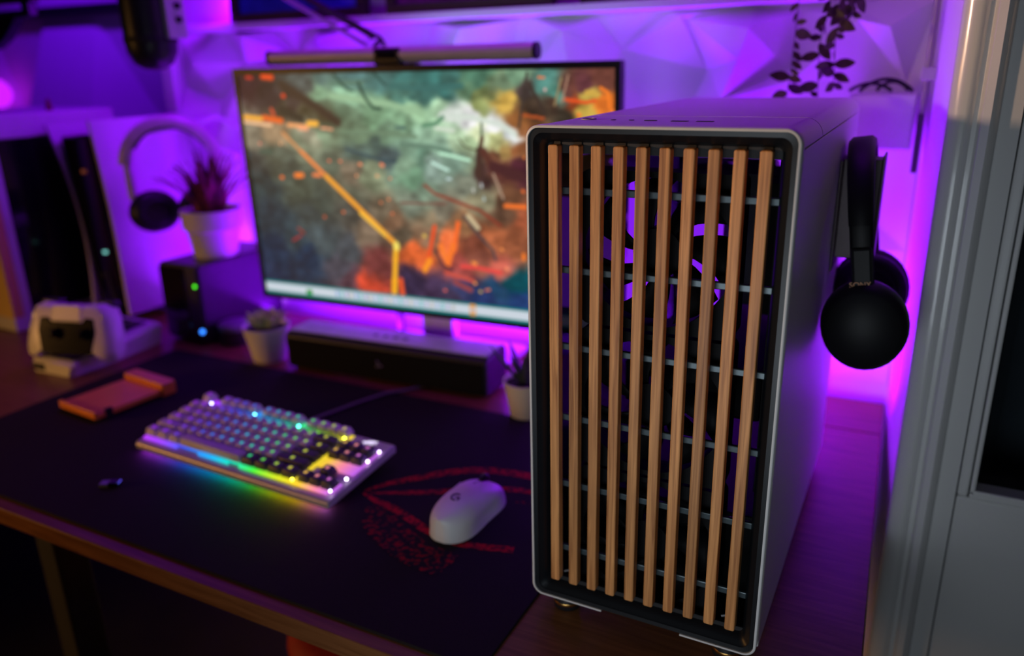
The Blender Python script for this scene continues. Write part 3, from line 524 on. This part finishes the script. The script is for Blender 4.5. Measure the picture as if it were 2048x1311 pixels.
for r_ in (3, 4):
    for c in range(3): key(x0+(15.25+c+.5)*U, y0+r_*U, 1, 1, True, True)
for c in range(3): key(x0+(15.25+c+.5)*U, y0, 1, 1, True, True)
key(x0+(16.25+.5)*U, y0+U, 1, 1, True, True)
led = keycache['led'] = MB().sphere((0, 0, 0), .0019, 12, 8).mesh('indicator_light', True)
def kled(x, y, c, st=9, z=.0225):
    o = link('indicator_light', led.copy(), emit('led_%d' % len(bpy.data.materials), c, st), kb); o.location = tilt @ Vector((x, y, z))
ym = y0+4.75*U
for u_, c in ((1.5, (.45, .45, 1)), (6.25, (.15, .75, 1)), (10.75, (.1, 1, .75)), (15.1, (.8, .9, .05))): kled(x0+u_*U, ym-.002, c, 10, .0255)
for x, y, c in ((KW-.004, .108, (.7, .5, 1)), (KW-.004, .084, (.8, .55, 1)), (KW-.004, .042, (.8, .7, 1)), (KW-.006, .014, (.7, .6, 1)), (x0+15.0*U, .014, (.9, .9, .05))): kled(x, y, c, 8)
em = MB()
for (a, b, c, d) in ((-.010, 0, .009, .003), (-.008, -.002, .006, -.001), (-.004, .003, .010, .006)): em.tube([(a, b, 0), ((a+c)/2, (b+d)/2+.0012, 0), (c, d, 0)], .0007, 6)
o = em.build('emblem', emit('emblem_glow', (.8, .7, 1), 1.2), kb); o.rotation_euler = (TL, 0, 0); o.location = tilt @ Vector((x0+16.8*U, yf-.004, .0195))
# its cable
mb = MB().tube([(-.497, .199, .0120), (-.493, .225, .0085), (-.485, .262, .0072), (-.468, .318, .0072), (-.448, .374, .0070), (-.432, .400, .004), (-.415, .425, .0035), (-.41, .55, .0035)], .0026, 8)
tag(mb.build('keyboard_cable', mat('braided_cable', (.14, .10, .13), .6, var=.3, scale=900, bump=.3), None, smooth=60), 'braided keyboard cable running from the keyboard under the soundbar', 'cable')

# ------------------------------------------------------------------ mouse
ms = thing('mouse', 'white computer mouse with a dark letter emblem beside the tower', 'mouse', (-.1395, .1135, .0043), math.radians(-2))
def mouse_half(t):   # half width along the length, t 0 (rear) .. 1 (front)
    return .0315*(1-abs(2*t-1)**3.2)**.5*(1-.09*math.sin(PI*t)**2*1.3)+.0
def mouse_top(t): return .040*(max(0, 1-((t-.40)/.62)**2))**.62
ML = .125; NT, NS = 36, 28; loops = []
for i in range(NT+1):
    t = .5-.5*math.cos(PI*i/NT); t = min(max(t, .004), .996); hw = mouse_half(t)+.0004; ht = max(.004, mouse_top(t)); y = -ML/2+ML*t; l = []
    for k in range(NS+1):
        a = PI*k/NS; cx = math.cos(a); x = hw*(abs(cx)**.72)*(1 if cx >= 0 else -1); z = ht*(math.sin(a)**.75)
        inset = .0035*math.exp(-((z-.010)/.008)**2)*math.sin(PI*t) if abs(x) > hw*.6 else 0
        l.append((x-math.copysign(inset, x), y, z+.0006))
    loops.append(l)
MB().loft(loops, True, True, True).build('shell', mat('mouse_white', (.66, .64, .64), .42, var=.02), ms, smooth=70)
def on_mouse(x, y, up=.0004):
    t = (y+ML/2)/ML; hw = mouse_half(t); ht = mouse_top(t); cx = min(1, abs(x)/hw)**(1/.72); return (x, y, ht*(math.sin(math.acos(cx))**.75)+.0006+up)
for s in (-1, 1): pass
MB().tube([on_mouse(0, .012+.0049*k, .0001) for k in range(10)], .0005, 6).build('button_gap', M_black, ms)
MB().lathe([(.0088, -.0028), (.0098, -.0018), (.0098, .0018), (.0088, .0028)], n=20, mat=Matrix.Translation((0, .036, .0292)) @ Matrix.Rotation(PI/2, 4, 'Y')).build('scroll_wheel', M_black, ms, smooth=50)
for y in (-.004, .020):
    MB().box(-.0305, -.0285, y-.010, y+.010, .0185, .0235).build('side_button', mat('mouse_side', (.5, .48, .5), .4), ms, bevel=.0008)
g = MB(); cy0 = -.026
arc = [(.0052*math.cos(math.radians(a)), cy0+.0058*math.sin(math.radians(a))) for a in range(60, 301, 20)]
g.tube([on_mouse(x, y, .0002) for x, y in arc], .0009, 6); g.tube([on_mouse(x, y, .0002) for x, y in ((.0005, cy0), (.0030, cy0), (.0054, cy0-.0002))], .0009, 6); g.tube([on_mouse(x, y, .0002) for x, y in ((.0054, cy0-.0002), (.0050, cy0-.005))], .0009, 6)
g.build('emblem', mat('emblem_dark', (.05, .02, .09), .4), ms)
# ------------------------------------------------------------------ headphones on the tower's side hanger
hg = thing('headphone_hanger', 'flat bracket on the tower side carrying the black headphones', 'hanger', (.2155, .315, 0))
M_hang = mat('dusky_metal', (.12, .08, .10), .45, .1)
MB().box(.0019, .038, -.016, -.0135, .312, .4155).build('front_plate', M_hang, hg, bevel=.0008)
MB().box(.0019, .038, .0135, .016, .312, .4155).build('rear_plate', M_hang, hg, bevel=.0008)
MB().box(.0019, .038, -.0134, .0134, .4130, .4155).build('shelf', M_hang, hg, bevel=.0008)
MB().box(.0382, .0402, -.018, .018, .312, .4200).build('lip', M_hang, hg, bevel=.0006)
MB().box(0, .0018, -.03, .03, .300, .4150).build('magnet_plate', M_hang, hg, bevel=.0006)
def headphones(name, label, loc, rz, w, h, shell_m, pad_m, cup_r=(.037, .043), tilt=0, bw=.014, cupm=None, swivel=0, thk=.009, rot=None, cup_in=0):
    """band arc lies in the local XZ plane, z=0 at the lowest point of the cups"""
    t = thing(name, label, 'headphones', loc, rz, None, rot)
    zc = cup_r[1]; R = w/2; P = []
    def swv(mb, s):
        mm = Matrix.Translation((s*(R-cup_in), 0, zc)) @ Matrix.Rotation(swivel, 4, 'Z') @ Matrix.Translation((-s*R, 0, -zc)); mb.v = [tuple(mm @ Vector(p)) for p in mb.v]; return mb
    for i in range(29):
        a = PI*i/28; P.append((R*math.cos(a), 0, h-R*1.05+R*1.05*math.sin(a)))
    P = [(R, 0, zc+.03)] + P + [(-R, 0, zc+.03)]
    def band(path, th, wd):
        loops = []
        for i, p in enumerate(path):
            p = Vector(p); tg = (Vector(path[min(i+1, len(path)-1)])-Vector(path[max(i-1, 0)])).normalized(); n = Vector((tg.z, 0, -tg.x))
            if n.dot(p-Vector((0, 0, h-R))) < 0: n = -n
            ww = wd[i] if isinstance(wd, list) else wd
            loops.append([p+n*a+Vector((0, b*ww, 0)) for a, b in ((0, -1), (th*.6, -1), (th, -.7), (th, .7), (th*.6, 1), (0, 1))])
        return MB().loft(loops, True, True, True)
    band(P, thk*.55, bw*.82).build('slider_band', shell_m, t, smooth=60)
    Q = [p for p in P if p[2] > h-R*1.02]
    band(Q, thk, [bw*(.86+.14*math.sin(PI*i/(len(Q)-1))) for i in range(len(Q))]).build('headband', shell_m, t, smooth=60)
    Qi = [(p[0]*.965, 0, p[2]-.004) for p in Q[4:-4]]
    band(Qi, .004, bw*.80).build('inner_padding', pad_m, t, smooth=60)
    for s in (1, -1):
        prof = [(.0, .0), (.80, .0), (.96, .35), (1.0, .8), (1.0, 1.15), (.90, 1.45), (.0, 1.5)]
        loops = []; th = .021
        for q, d in prof:
            loops.append([(s*(R+.006-th*d+th*.55), cup_r[0]*max(q, .01)*math.cos(2*PI*k/32), zc+cup_r[1]*max(q, .01)*math.sin(2*PI*k/32)) for k in range(32)])
        cup = swv(MB().loft(loops, True, True, True), s).build('ear_cup', cupm or shell_m, t, smooth=50)
        pl = []
        for q, d in ((.55, 0), (.95, 0), (1.0, .35), (.97, .8), (.80, 1), (.62, .9), (.55, .5)):
            pl.append([(s*(R+.006-th*1.40+th*.55-.018*d+.004), cup_r[0]*.95*q*math.cos(2*PI*k/32), zc+cup_r[1]*.95*q*math.sin(2*PI*k/32)) for k in range(32)])
        swv(MB().loft(pl, True, True, True), s).build('ear_pad', pad_m, cup, smooth=60)
        MB().box(min(s*(R-.002), s*(R+.008)), max(s*(R-.002), s*(R+.008)), -bw*.75, bw*.75, zc+cup_r[1]*.5, zc+cup_r[1]+.035).build('yoke', shell_m, t, bevel=.003)
    return t
M_hp = mat('headphone_black', (.006, .006, .008), .5, var=.15, spec=.3)
hp = headphones('headphones', 'black over-ear headphones hanging on the side of the white tower', (.2610, .315, .2130), 0, .150, .217, M_hp, M_leather, (.0415, .046), bw=.0130, rot=(math.radians(7.6), 0, math.radians(-88)))
# copper lettering on the front yoke
fc = bpy.data.curves.new('lettering', 'FONT'); fc.body = 'SONY'; fc.size = .0075; fc.extrude = .0002; fc.align_x = 'CENTER'
fo = bpy.data.objects.new('lettering', fc); C.objects.link(fo); fo.parent = hp; fo.location = (.0845, -.002, .088); fo.rotation_euler = (PI/2, 0, PI/2)
dg_ = bpy.context.evaluated_depsgraph_get(); lme = bpy.data.meshes.new_from_object(fo.evaluated_get(dg_)); lme.materials.clear()
bpy.data.objects.remove(fo); fo = link('lettering', lme, mat('copper_ink', (.22, .10, .05), .4, .5), hp); fo.location = (.0845, -.002, .088); fo.rotation_euler = (PI/2, 0, PI/2)

# ------------------------------------------------------------------ hanging ivy, wall box with cables, blind wand
iv = thing('hanging_plant', 'trailing plant with dark leaves hanging beside the pictures', 'plant', (.15, .60, .46))
MB().lathe([(.045, 0), (.062, .09), (.064, .095), (.058, .095), (.055, .085)], (0.0, .0, .225), 28, True, True).build('pot', M_pot, iv, smooth=50)
lf = MB(); rows = []
for i in range(7):
    t = i/6; wd = .0105*math.sin(PI*min(1, t*.92+.05))**.8*(1-.25*t); rows.append([(-wd, -.002*math.sin(PI*t), t*.036), (0, .0012, t*.036), (wd, -.002*math.sin(PI*t), t*.036)])
leafmesh = lf.loft(rows, False).mesh('leaf', 60)
vines = [[(-.02, -.055, .30), (-.035, -.06, .20), (-.028, -.058, .12), (-.030, -.058, .05), (-.035, -.055, -.01)],
         [(.0, -.06, .31), (.004, -.068, .20), (.010, -.064, .12), (.002, -.062, .07), (.006, -.060, -.005)],
         [(.02, -.055, .31), (.024, -.062, .20), (.028, -.060, .13), (.020, -.060, .08), (.024, -.058, .01)],
         [(.03, -.05, .30), (.042, -.054, .19), (.040, -.055, .13), (.036, -.055, .10)]]
r = random.Random(11)
for v in vines:
    V = [Vector(p) for p in v]; fine = []
    for a, b in zip(V[:-1], V[1:]): fine += [a.lerp(b, k/6) for k in range(6)]
    MB().tube(fine, .0005, 5).build('stem', M_ivy, iv)
    for k, p in enumerate(fine[3:]):
        if r.random() < .04: continue
        for s in ((1,), (-1,), (1, -1))[r.choice((0, 1, 2))]:
            o = link('leaf', leafmesh, M_ivy, iv); o.location = p; sc_ = r.uniform(.36, .78); o.scale = (sc_, sc_, sc_)
            o.rotation_euler = Euler((r.uniform(-.7, .7), s*r.uniform(1.2, 2.6), r.uniform(-.9, .9)))
wbx = thing('wall_box', 'small white box on the wall behind the headphones with cables on top', 'box', (.2275, .655, .391))
MB().box(-.042, .042, -.030, .034, 0, .074).build('body', M_white, wbx, bevel=.003)
MB().box(-.040, .040, .034, .0655, .02, .06).build('wall_mount', M_white, wbx)
cb = MB()
for k, (h_, x0_, x1_) in enumerate(((.016, -.03, .036), (.010, -.044, .01), (.012, -.01, .03))):
    cb.tube([(x0_+(x1_-x0_)*t, -.02+.012*k, .0772+h_*math.sin(PI*t)**.8*(1 if k else 1)) for t in [i/12 for i in range(13)]], .0026, 6)
tag(cb.build('coiled_cable', M_black, None), 'thin black cable coiled on top of the white wall box', 'cable').location = (.2275, .655, .391)
wd = thing('blind_wand', 'slim grey blind wand hanging beside the glazed door', 'wand', (.2775, .62, .365))
MB().tube([(0, 0, 0), (.001, 0, .24), (.002, 0, .6)], .0034, 10).build('rod', mat('wand_grey', (.30, .27, .25), .35, .3), wd, smooth=50)
MB().tube([(0, 0, -.002), (0, 0, .075)], .0039, 10).build('grip', mat('wand_grip_dark', (.05, .045, .05), .4), wd, smooth=50)
MB().box(-.006, .0115, -.004, .004, .117, .134).build('clip', mat('clip_grey', (.45, .43, .42), .4), wd, bevel=.001)

# ------------------------------------------------------------------ network storage with plant, jar, small pots
ns = thing('network_storage', 'black two bay network storage box with green and blue lights', 'storage', (-.975, .432, 0), math.radians(-1.5))
MB().box(-.054, .054, .004, .215, .004, .160).build('case', mat('storage_black', (.014, .013, .016), .4, var=.1), ns, bevel=.004)
MB().box(-.052, .018, -.001, .0045, .012, .154).build('front_cover', M_gloss, ns, bevel=.002)
MB().box(.020, .052, .0005, .0045, .008, .156).build('button_panel', M_black, ns, bevel=.002)
for x in (-.04, .04):
    for y in (.03, .19): MB().lathe([(.008, 0), (.008, .0045)], (x, y, .0002), 14).build('foot', M_rubber, ns)
MB().sphere((.046, .0005, .121), .0032, 12, 8).build('status_light', emit('green_led', (.08, 1, .02), 2.2), ns)
MB().sphere((.049, -.0005, .030), .0048, 12, 8).build('power_light', emit('blue_led', (.03, .22, 1), 2.6), ns)
def pot(name, label, loc, rb, rt, h, rim=True, m=M_pot):
    t = thing(name, label, 'plant', loc)
    pr = [(rb, 0), (rb+(rt-rb)*.55, h*.55)]
    if rim: pr += [(rb+(rt-rb)*.62, h*.56), (rt*1.0, h*.60)]
    pr += [(rt*1.03, h), (rt*.97, h), (rt*.92, h*.9)]
    MB().lathe(pr, n=36, cap1=False).build('pot', m, t, smooth=40)
    MB().lathe([(rt*.93, h*.88), (rt*.5, h*.91), (.001, h*.92)], n=28, cap0=False).build('soil', M_soil, t, smooth=60)
    return t
bp_ = pot('potted_plant', 'white pot of spiky dark red leaves standing on the black storage box', (-.968, .530, .1602), .043, .0570, .093)
r = random.Random(3)
for k in range(86):
    a = r.uniform(0, 2*PI); rad = r.uniform(0, .03); ln = r.uniform(.06, .125); lean = r.uniform(.0, .75); rows = []
    for i in range(6):
        t = i/5; w_ = .0078*(1-t)**.7*(.6+.8*t*(1-t)*2)+.0002; d = rad+ln*t*math.sin(lean*(.4+.8*t)); z = .088+ln*t*math.cos(lean*(.4+.8*t))
        c, s = math.cos(a), math.sin(a); rows.append([(d*c-w_*s, d*s+w_*c, z), (d*c+.0015*c, d*s+.0015*s, z-.001), (d*c+w_*s, d*s-w_*c, z)])
    MB().loft(rows, False).build('leaf', M_leafred, bp_, smooth=60)
jr = thing('jar', 'small dark round jar with a lid behind the succulent pot', 'jar', (-.885, .475, 0))
MB().lathe([(.030, .0003), (.031, .004), (.031, .030)], n=32).build('body', mat('jar_dark', (.03, .022, .026), .35), jr, smooth=50)
MB().lathe([(.0318, .030), (.0322, .040), (.029, .0425)], n=32).build('lid', mat('jar_lid', (.22, .2, .24), .35), jr, smooth=50)
s1 = pot('succulent_pot', 'small white pot with a green succulent left of the soundbar', (-.757, .432, .0002), .0300, .0425, .066, False)
r = random.Random(5)
def fleshy(parent, m, n, R, H, z0, wid, up, seed):
    r = random.Random(seed)
    for k in range(n):
        a = k*2.39996; q = k/n; ln = R*(.45+.65*q); lean = up*(.25+.75*q); rows = []
        for i in range(6):
            t = i/5; w_ = wid*math.sin(PI*min(1, .18+.82*t))**.7*(.8+.3*q); d = .003+ln*t*math.sin(lean); z = z0+ln*t*math.cos(lean)*H/R; c, s = math.cos(a), math.sin(a); th = w_*.5
            rows.append([(d*c-w_*s, d*s+w_*c, z), (d*c+th*c, d*s+th*s, z-th), (d*c+w_*s, d*s-w_*c, z), (d*c-th*.6*c, d*s-th*.6*s, z+th*.6)])
        MB().loft(rows, True, True, True).build('leaf', m, parent, smooth=60)
fleshy(s1, M_leafgreen, 30, .042, .052, .060, .0080, 1.05, 5)
s2 = pot('aloe_pot', 'small pale pot with a dark spiky aloe beside the left edge of the tower', (-.2065, .405, .0002), .0250, .0345, .060, False, mat('cream_ceramic', (.74, .62, .48), .4, var=.04))
fleshy(s2, M_leafdark, 13, .075, .085, .050, .0055, .75, 8)

# ------------------------------------------------------------------ game console, controller on its dock
gc = thing('game_console', 'tall white and black game console standing by the wall at the left', 'console', (-1.231, .47, .001), 0, None, (0, math.radians(-4.0), math.radians(4)))
MB().box(-.060, .060, .06, .20, .006, .016).build('stand', M_black, gc, bevel=.003)
MB().prism([(-.033, .02), (.033, .02), (.038, .395), (-.044, .395)], .0, .235, lambda a, b, d: (a, d, b)).build('core', M_gloss, gc, bevel=.006)
def plate(s, name):
    loops = []
    for i in range(17):
        z = .018+.402*i/16; t = i/16; x = s*(.040+.012*(2*t-1)**2+.010*t); fy = -.012+.016*math.sin(PI*t); l = []
        for y, dx in ((fy, .0045), (fy+.03, .009), (.15, .013), (.262, .006)): l.append((x+s*dx, y, z))
        l += [(x+s*.002, .262, z), (x+s*.004, .15, z), (x+s*.001, fy+.03, z), (x-s*.002, fy, z)]
        loops.append(l)
    MB().loft(loops, True, True, True).build(name, M_white, gc, smooth=60)
plate(1, 'side_plate'); plate(-1, 'side_plate')
MB().box(-.012, -.004, -.004, .0005, .10, .107).build('disc_button', M_black, gc)
MB().box(.006, .016, -.0025, .0005, .150, .156).build('status_light', emit('console_led', (.25, .8, .75), .9), gc)
MB().box(-.002, .012, -.0018, .0005, .318, .326).build('gold_mark', M_brass, gc)  # small gold mark on the front of the core
st = thing('stylus', 'thin dark stylus standing up in front of the white console plate', 'pen', (-1.205, .468, .0002))
MB().tube([(0, 0, .007), (-.024, 0, .075), (-.028, 0, .118)], [.0035, .0035, .0022], 8).build('barrel', M_black, st, smooth=50)
MB().lathe([(.010, 0), (.010, .006), (.005, .008)], n=16).build('holder', M_black, st, smooth=50)
ck = thing('charging_dock', 'low white charging dock running back from the game controller', 'dock', (-1.062, .212, .0002), math.radians(3))
MB().loft([[(x, y, z) for x, z in ((-.058+i, 0), (.050-i, 0), (.058-i, zt*.8), (.052-i, zt), (-.052+i, zt), (-.060+i, zt*.8))] for y, zt, i in ((-.006, .022, .010), (.0, .026, .004), (.06, .028, 0), (.10, .040, 0), (.190, .046, .002), (.198, .042, .006))], True, True, True).build('base', M_white, ck, smooth=35)
MB().box(-.052, -.020, -.0072, .004, .004, .018).build('port_recess', M_black, ck, bevel=.001)
MB().box(-.042, .042, .004, .052, .0270, .0292).build('cradle', M_black, ck, bevel=.002)
MB().box(-.036, .036, .085, .180, .0440, .0475).build('rear_cradle', M_black, ck, bevel=.002)
ct = thing('game_controller', 'white and black game controller propped upright on the charging dock', 'controller', (-1.036, .236, .0200), 0, None, (math.radians(-16), 0, math.radians(16)))
def ctrl_outline(k):
    # right half, from top centre down to grip tip and back to the bottom centre (x, z)
    return [(0, .094), (.030, .0945), (.052, .097), (.066, .092), (.074, .076), (.080, .050), (.083, .022), (.080, .006), (.070, .001), (.060, .008), (.052, .026), (.042, .036), (0, .036)]
ct.scale = (1.1, 1.1, 1.1)
h = ctrl_outline(0); full = h + [(-x, z) for x, z in h[-2:0:-1]]
def inset(poly, q, cz=.055): return [(x*q, cz+(z-cz)*q) for x, z in poly]
MB().loft([[(x, y, z) for x, z in inset(full, q)] for q, y in ((.80, -.021), (.92, -.017), (.985, -.006), (1.0, .006), (.96, .018), (.84, .026))], True, True, True).build('shell', M_white, ct, smooth=50)
face = [(-.028, .066), (.028, .066), (.034, .074), (.050, .072), (.054, .050), (.046, .012), (-.046, .012), (-.054, .050), (-.050, .072), (-.034, .074)]
MB().prism(face, -.0225, -.010, lambda a, b, d: (a, d, b)).build('face_plate', M_gloss, ct, bevel=.003)
MB().prism(rr(-.026, .026, .067, .092, .004, 3), -.0225, -.018, lambda a, b, d: (a, d, b)).build('touchpad', M_white, ct, bevel=.001)
for x in (-.026, .026):
    s_ = MB().lathe([(.006, 0), (.006, .008), (.0095, .010), (.0095, .0125)], n=20, mat=Matrix.Translation((x, -.022, .046)) @ Matrix.Rotation(PI/2, 4, 'X')).build('thumbstick', M_gloss, ct, smooth=50)
for x in (-.052, .052):
    for a in range(4): MB().lathe([(.0036, 0), (.0036, .0022)], n=12, mat=Matrix.Translation((x+.0085*math.cos(a*PI/2), -.0175, .074+.0085*math.sin(a*PI/2))) @ Matrix.Rotation(PI/2, 4, 'X')).build('button', M_grey, ct)
for x in (-.052, .052): MB().box(x-.016, x+.016, .002, .022, .090, .102).build('trigger', M_black, ct, bevel=.004)

# ------------------------------------------------------------------ white case with dark glass side at the far left
wc = thing('display_case', 'white box case with a dark glass side at the left edge', 'case', (-1.36, .327, 0), math.radians(-2))
CWd, CDp, CHt, bb = .30, .308, .440, .045
MB().box(-CWd, 0, 0, CDp, .0003, .030).build('base', M_white, wc, bevel=.003)
MB().box(-CWd, 0, 0, CDp, CHt-.048, CHt).build('top', M_white, wc, bevel=.003)
MB().box(-CWd, 0, 0, .022, .030, CHt-.048).build('front_panel', mat('white_front_warm_lit', (.80, .56, .17), .5, var=.03), wc, bevel=.002)  # warm lamp light on the white front is put into this colour
MB().box(-.018, -.0002, .0222, .040, .030, CHt-.048).build('corner_post', M_white, wc, bevel=.002)
MB().box(-.018, -.0002, CDp-.02, CDp, .030, CHt-.048).build('corner_post', M_white, wc, bevel=.002)
MB().box(-.0065, -.002, .0405, CDp-.0205, .030, CHt-.048).build('glass_side', M_gloss, wc)
MB().box(-CWd, -CWd+.004, .03, CDp, .03, CHt-.048).build('far_side', M_white, wc)
tag(MB().lathe([(.006, 0), (.007, .004), (.003, .012), (.005, .018), (.0005, .024)], (-1.40, .52, CHt+.0005), 12).build('red_light_mark', M_red, None, smooth=50), 'tiny red ornament standing for a small red light on the white case', 'mark')  # small red shape added in place of a tiny red light

# ------------------------------------------------------------------ orange phone rest and a tiny black receiver on the mat
oh = thing('phone_stand', 'folded orange phone stand lying on the left of the mat', 'stand', (-.838, .170, .0043), math.radians(-5))
MB().prism(rr(-.050, .050, -.068, .045, .004, 3), .0040, .0125, lambda a, b, d: (a, b, d)).build('plate', M_orange, oh, bevel=.001)
MB().box(-.050, .050, -.0695, -.0625, .0040, .0160).build('front_lip', M_orange, oh, bevel=.0015)
MB().prism(rr(-.054, .054, .046, .072, .004, 3), .0002, .0225, lambda a, b, d: (a, b, d)).build('hinge_block', M_orange, oh, bevel=.002)
MB().box(.046, .0508, -.052, -.040, .0002, .0160).build('hinge_notch', M_black, oh)
MB().box(-.046, .046, -.060, .046, .0002, .0038).build('pad', M_rubber, oh)
dg = thing('usb_receiver', 'tiny black receiver lying alone near the front of the mat', 'receiver', (-.597, -.021, .0043), .5)
MB().box(-.006, .008, -.006, .006, .0002, .0068).build('body', M_gloss, dg, bevel=.0015)
MB().box(-.017, -.006, -.006, .006, .001, .0055).build('plug', M_grey, dg, bevel=.0004)

# ------------------------------------------------------------------ microphone hanging from above, boom arm behind the monitor, bracket top left
mc = thing('microphone', 'black capsule microphone hanging down at the upper left', 'microphone', (-.930, .42, .516))
prf = [(.0015, 0), (.018, .003), (.032, .012), (.041, .030), (.043, .050), (.043, .30)]
MB().lathe(prf, n=36).build('body', mat('microphone_black', (.014, .014, .016), .38, var=.1), mc, smooth=60)
MB().lathe([(.0437, .046), (.0440, .050), (.0440, .052), (.0437, .056)], n=36, cap0=False, cap1=False).build('ring', M_matte, mc, smooth=50)
MB().box(-.0465, -.030, -.014, -.002, .050, .30).build('warm_light_strip', mat('painted_warm_light', (.62, .40, .16), .35, .3), mc, bevel=.002)  # gold strip paints the warm lamp's light on the left of the body
MB().box(.034, .052, -.004, .036, .052, .30).build('mount_plate', M_white, mc, bevel=.002)
for z in (.082, .104): MB().lathe([(.0052, 0), (.0052, .006)], n=14, mat=Matrix.Translation((.052, .018, z)) @ Matrix.Rotation(PI/2, 4, 'Y')).build('mount_screw', M_black, mc)
ba = thing('boom_arm', 'black boom arm coming down behind the light bar', 'arm', (-.60, .615, .555))
MB().tube([(-.17, 0, .092), (0.0, 0, .010)], .0062, 10).build('tube', M_black, ba, smooth=50)
MB().tube([(-.19, -.008, .083), (-.012, -.008, -.004)], .0042, 10).build('lower_tube', mat('arm_pale', (.45, .40, .46), .35), ba, smooth=50)
MB().tube([(.002+.019*math.cos(math.radians(a)), 0, -.010+.021*math.sin(math.radians(a))) for a in range(125, -60, -12)], .0035, 8).build('cable_loop', M_black, ba, smooth=50)
MB().tube([(-.010, -.006, -.022), (.016, -.006, .002)], .0042, 10).build('joint', M_black, ba, smooth=50)
MB().tube([(.006, 0, -.02), (.012, .005, -.12), (.012, .005, -.548)], .0075, 12).build('post', M_black, ba, smooth=50)
MB().box(-.02, .045, -.03, .03, -.5548, -.545).build('clamp', M_black, ba, bevel=.003)
br = thing('swivel_bracket', 'black swivel bracket at the top left corner above the case', 'bracket', (-1.42, .50, .60))
MB().box(-.16, .075, -.01, .01, .052, .066).box(-.16, .050, -.01, .01, .024, .034).box(.038, .062, -.01, .01, .026, .064).build('frame', M_black, br, bevel=.003)
MB().loft([[(x, y, z) for x, z in ((-.12, .03), (.02, .03), (.0, .01), (-.035, -.015), (-.08, -.035))] for y in (-.012, .012)], True, True, True).build('arm', M_black, br, bevel=.004)
MB().tube([(.05, 0, .06), (.05, 0, .5)], .008, 10).build('drop_rod', M_black, br, smooth=50)

# ------------------------------------------------------------------ headphones on their own stand at the left
hl = headphones('headset', 'silver banded headset with black ear cups hung beside the red plant', (-1.075, .545, .1990), math.radians(44), .158, .212, mat('headset_silver', (.60, .54, .50), .4, .1), M_leather, (.050, .043), bw=.023, cupm=M_hp, swivel=math.radians(-58), thk=.021, cup_in=.030)
hs = thing('headset_stand', 'thin pale stand holding the silver headset behind the storage box', 'stand', (-.985, .650, 0))
MB().lathe([(.045, .0003), (.045, .006), (.010, .010)], n=28).build('base', M_white, hs, smooth=50)
MB().tube([(0, 0, .008), (0, 0, .405)], .0045, 10).build('pole', M_white, hs, smooth=50)
MB().tube([(.004, .002, .400), (-.030, -.030, .424), (-.055, -.062, .412), (-.118, -.140, .4005), (-.128, -.152, .408)], .0052, 10).build('hook', M_white, hs, smooth=50)

# ------------------------------------------------------------------ small glowing lamp at the left edge, stool under the desk
gl = thing('glow_lamp', 'round magenta glowing lamp at the left edge of the view', 'lamp', (-2.19, .88, .40))
MB().sphere((0, 0, .06), .045, 20, 14).build('globe', emit('magenta_globe', (.5, .01, .9), 1.4), gl, smooth=True)
MB().lathe([(.03, 0), (.03, .02)], n=20).build('base', M_black, gl)
MB().tube([(0, 0, 0), (0, 0, -.40)], .006, 8).build('stem', M_black, gl)
sl = thing('stool', 'red cushioned stool pushed under the front of the desk', 'stool', (-.385, .245, -.785))
MB().lathe([(.001, .415), (.13, .418), (.15, .430), (.155, .450), (.15, .472), (.13, .482), (.001, .485)], n=40).build('cushion', M_red, sl, smooth=60)
MB().lathe([(.14, .40), (.145, .4175)], n=32).build('seat_base', M_black, sl, smooth=50)
for k in range(4):
    a = PI/4+k*PI/2; MB().tube([(.10*math.cos(a), .10*math.sin(a), .402), (.16*math.cos(a), .16*math.sin(a), .0465)], .012, 10).build('leg', M_black, sl, smooth=50)
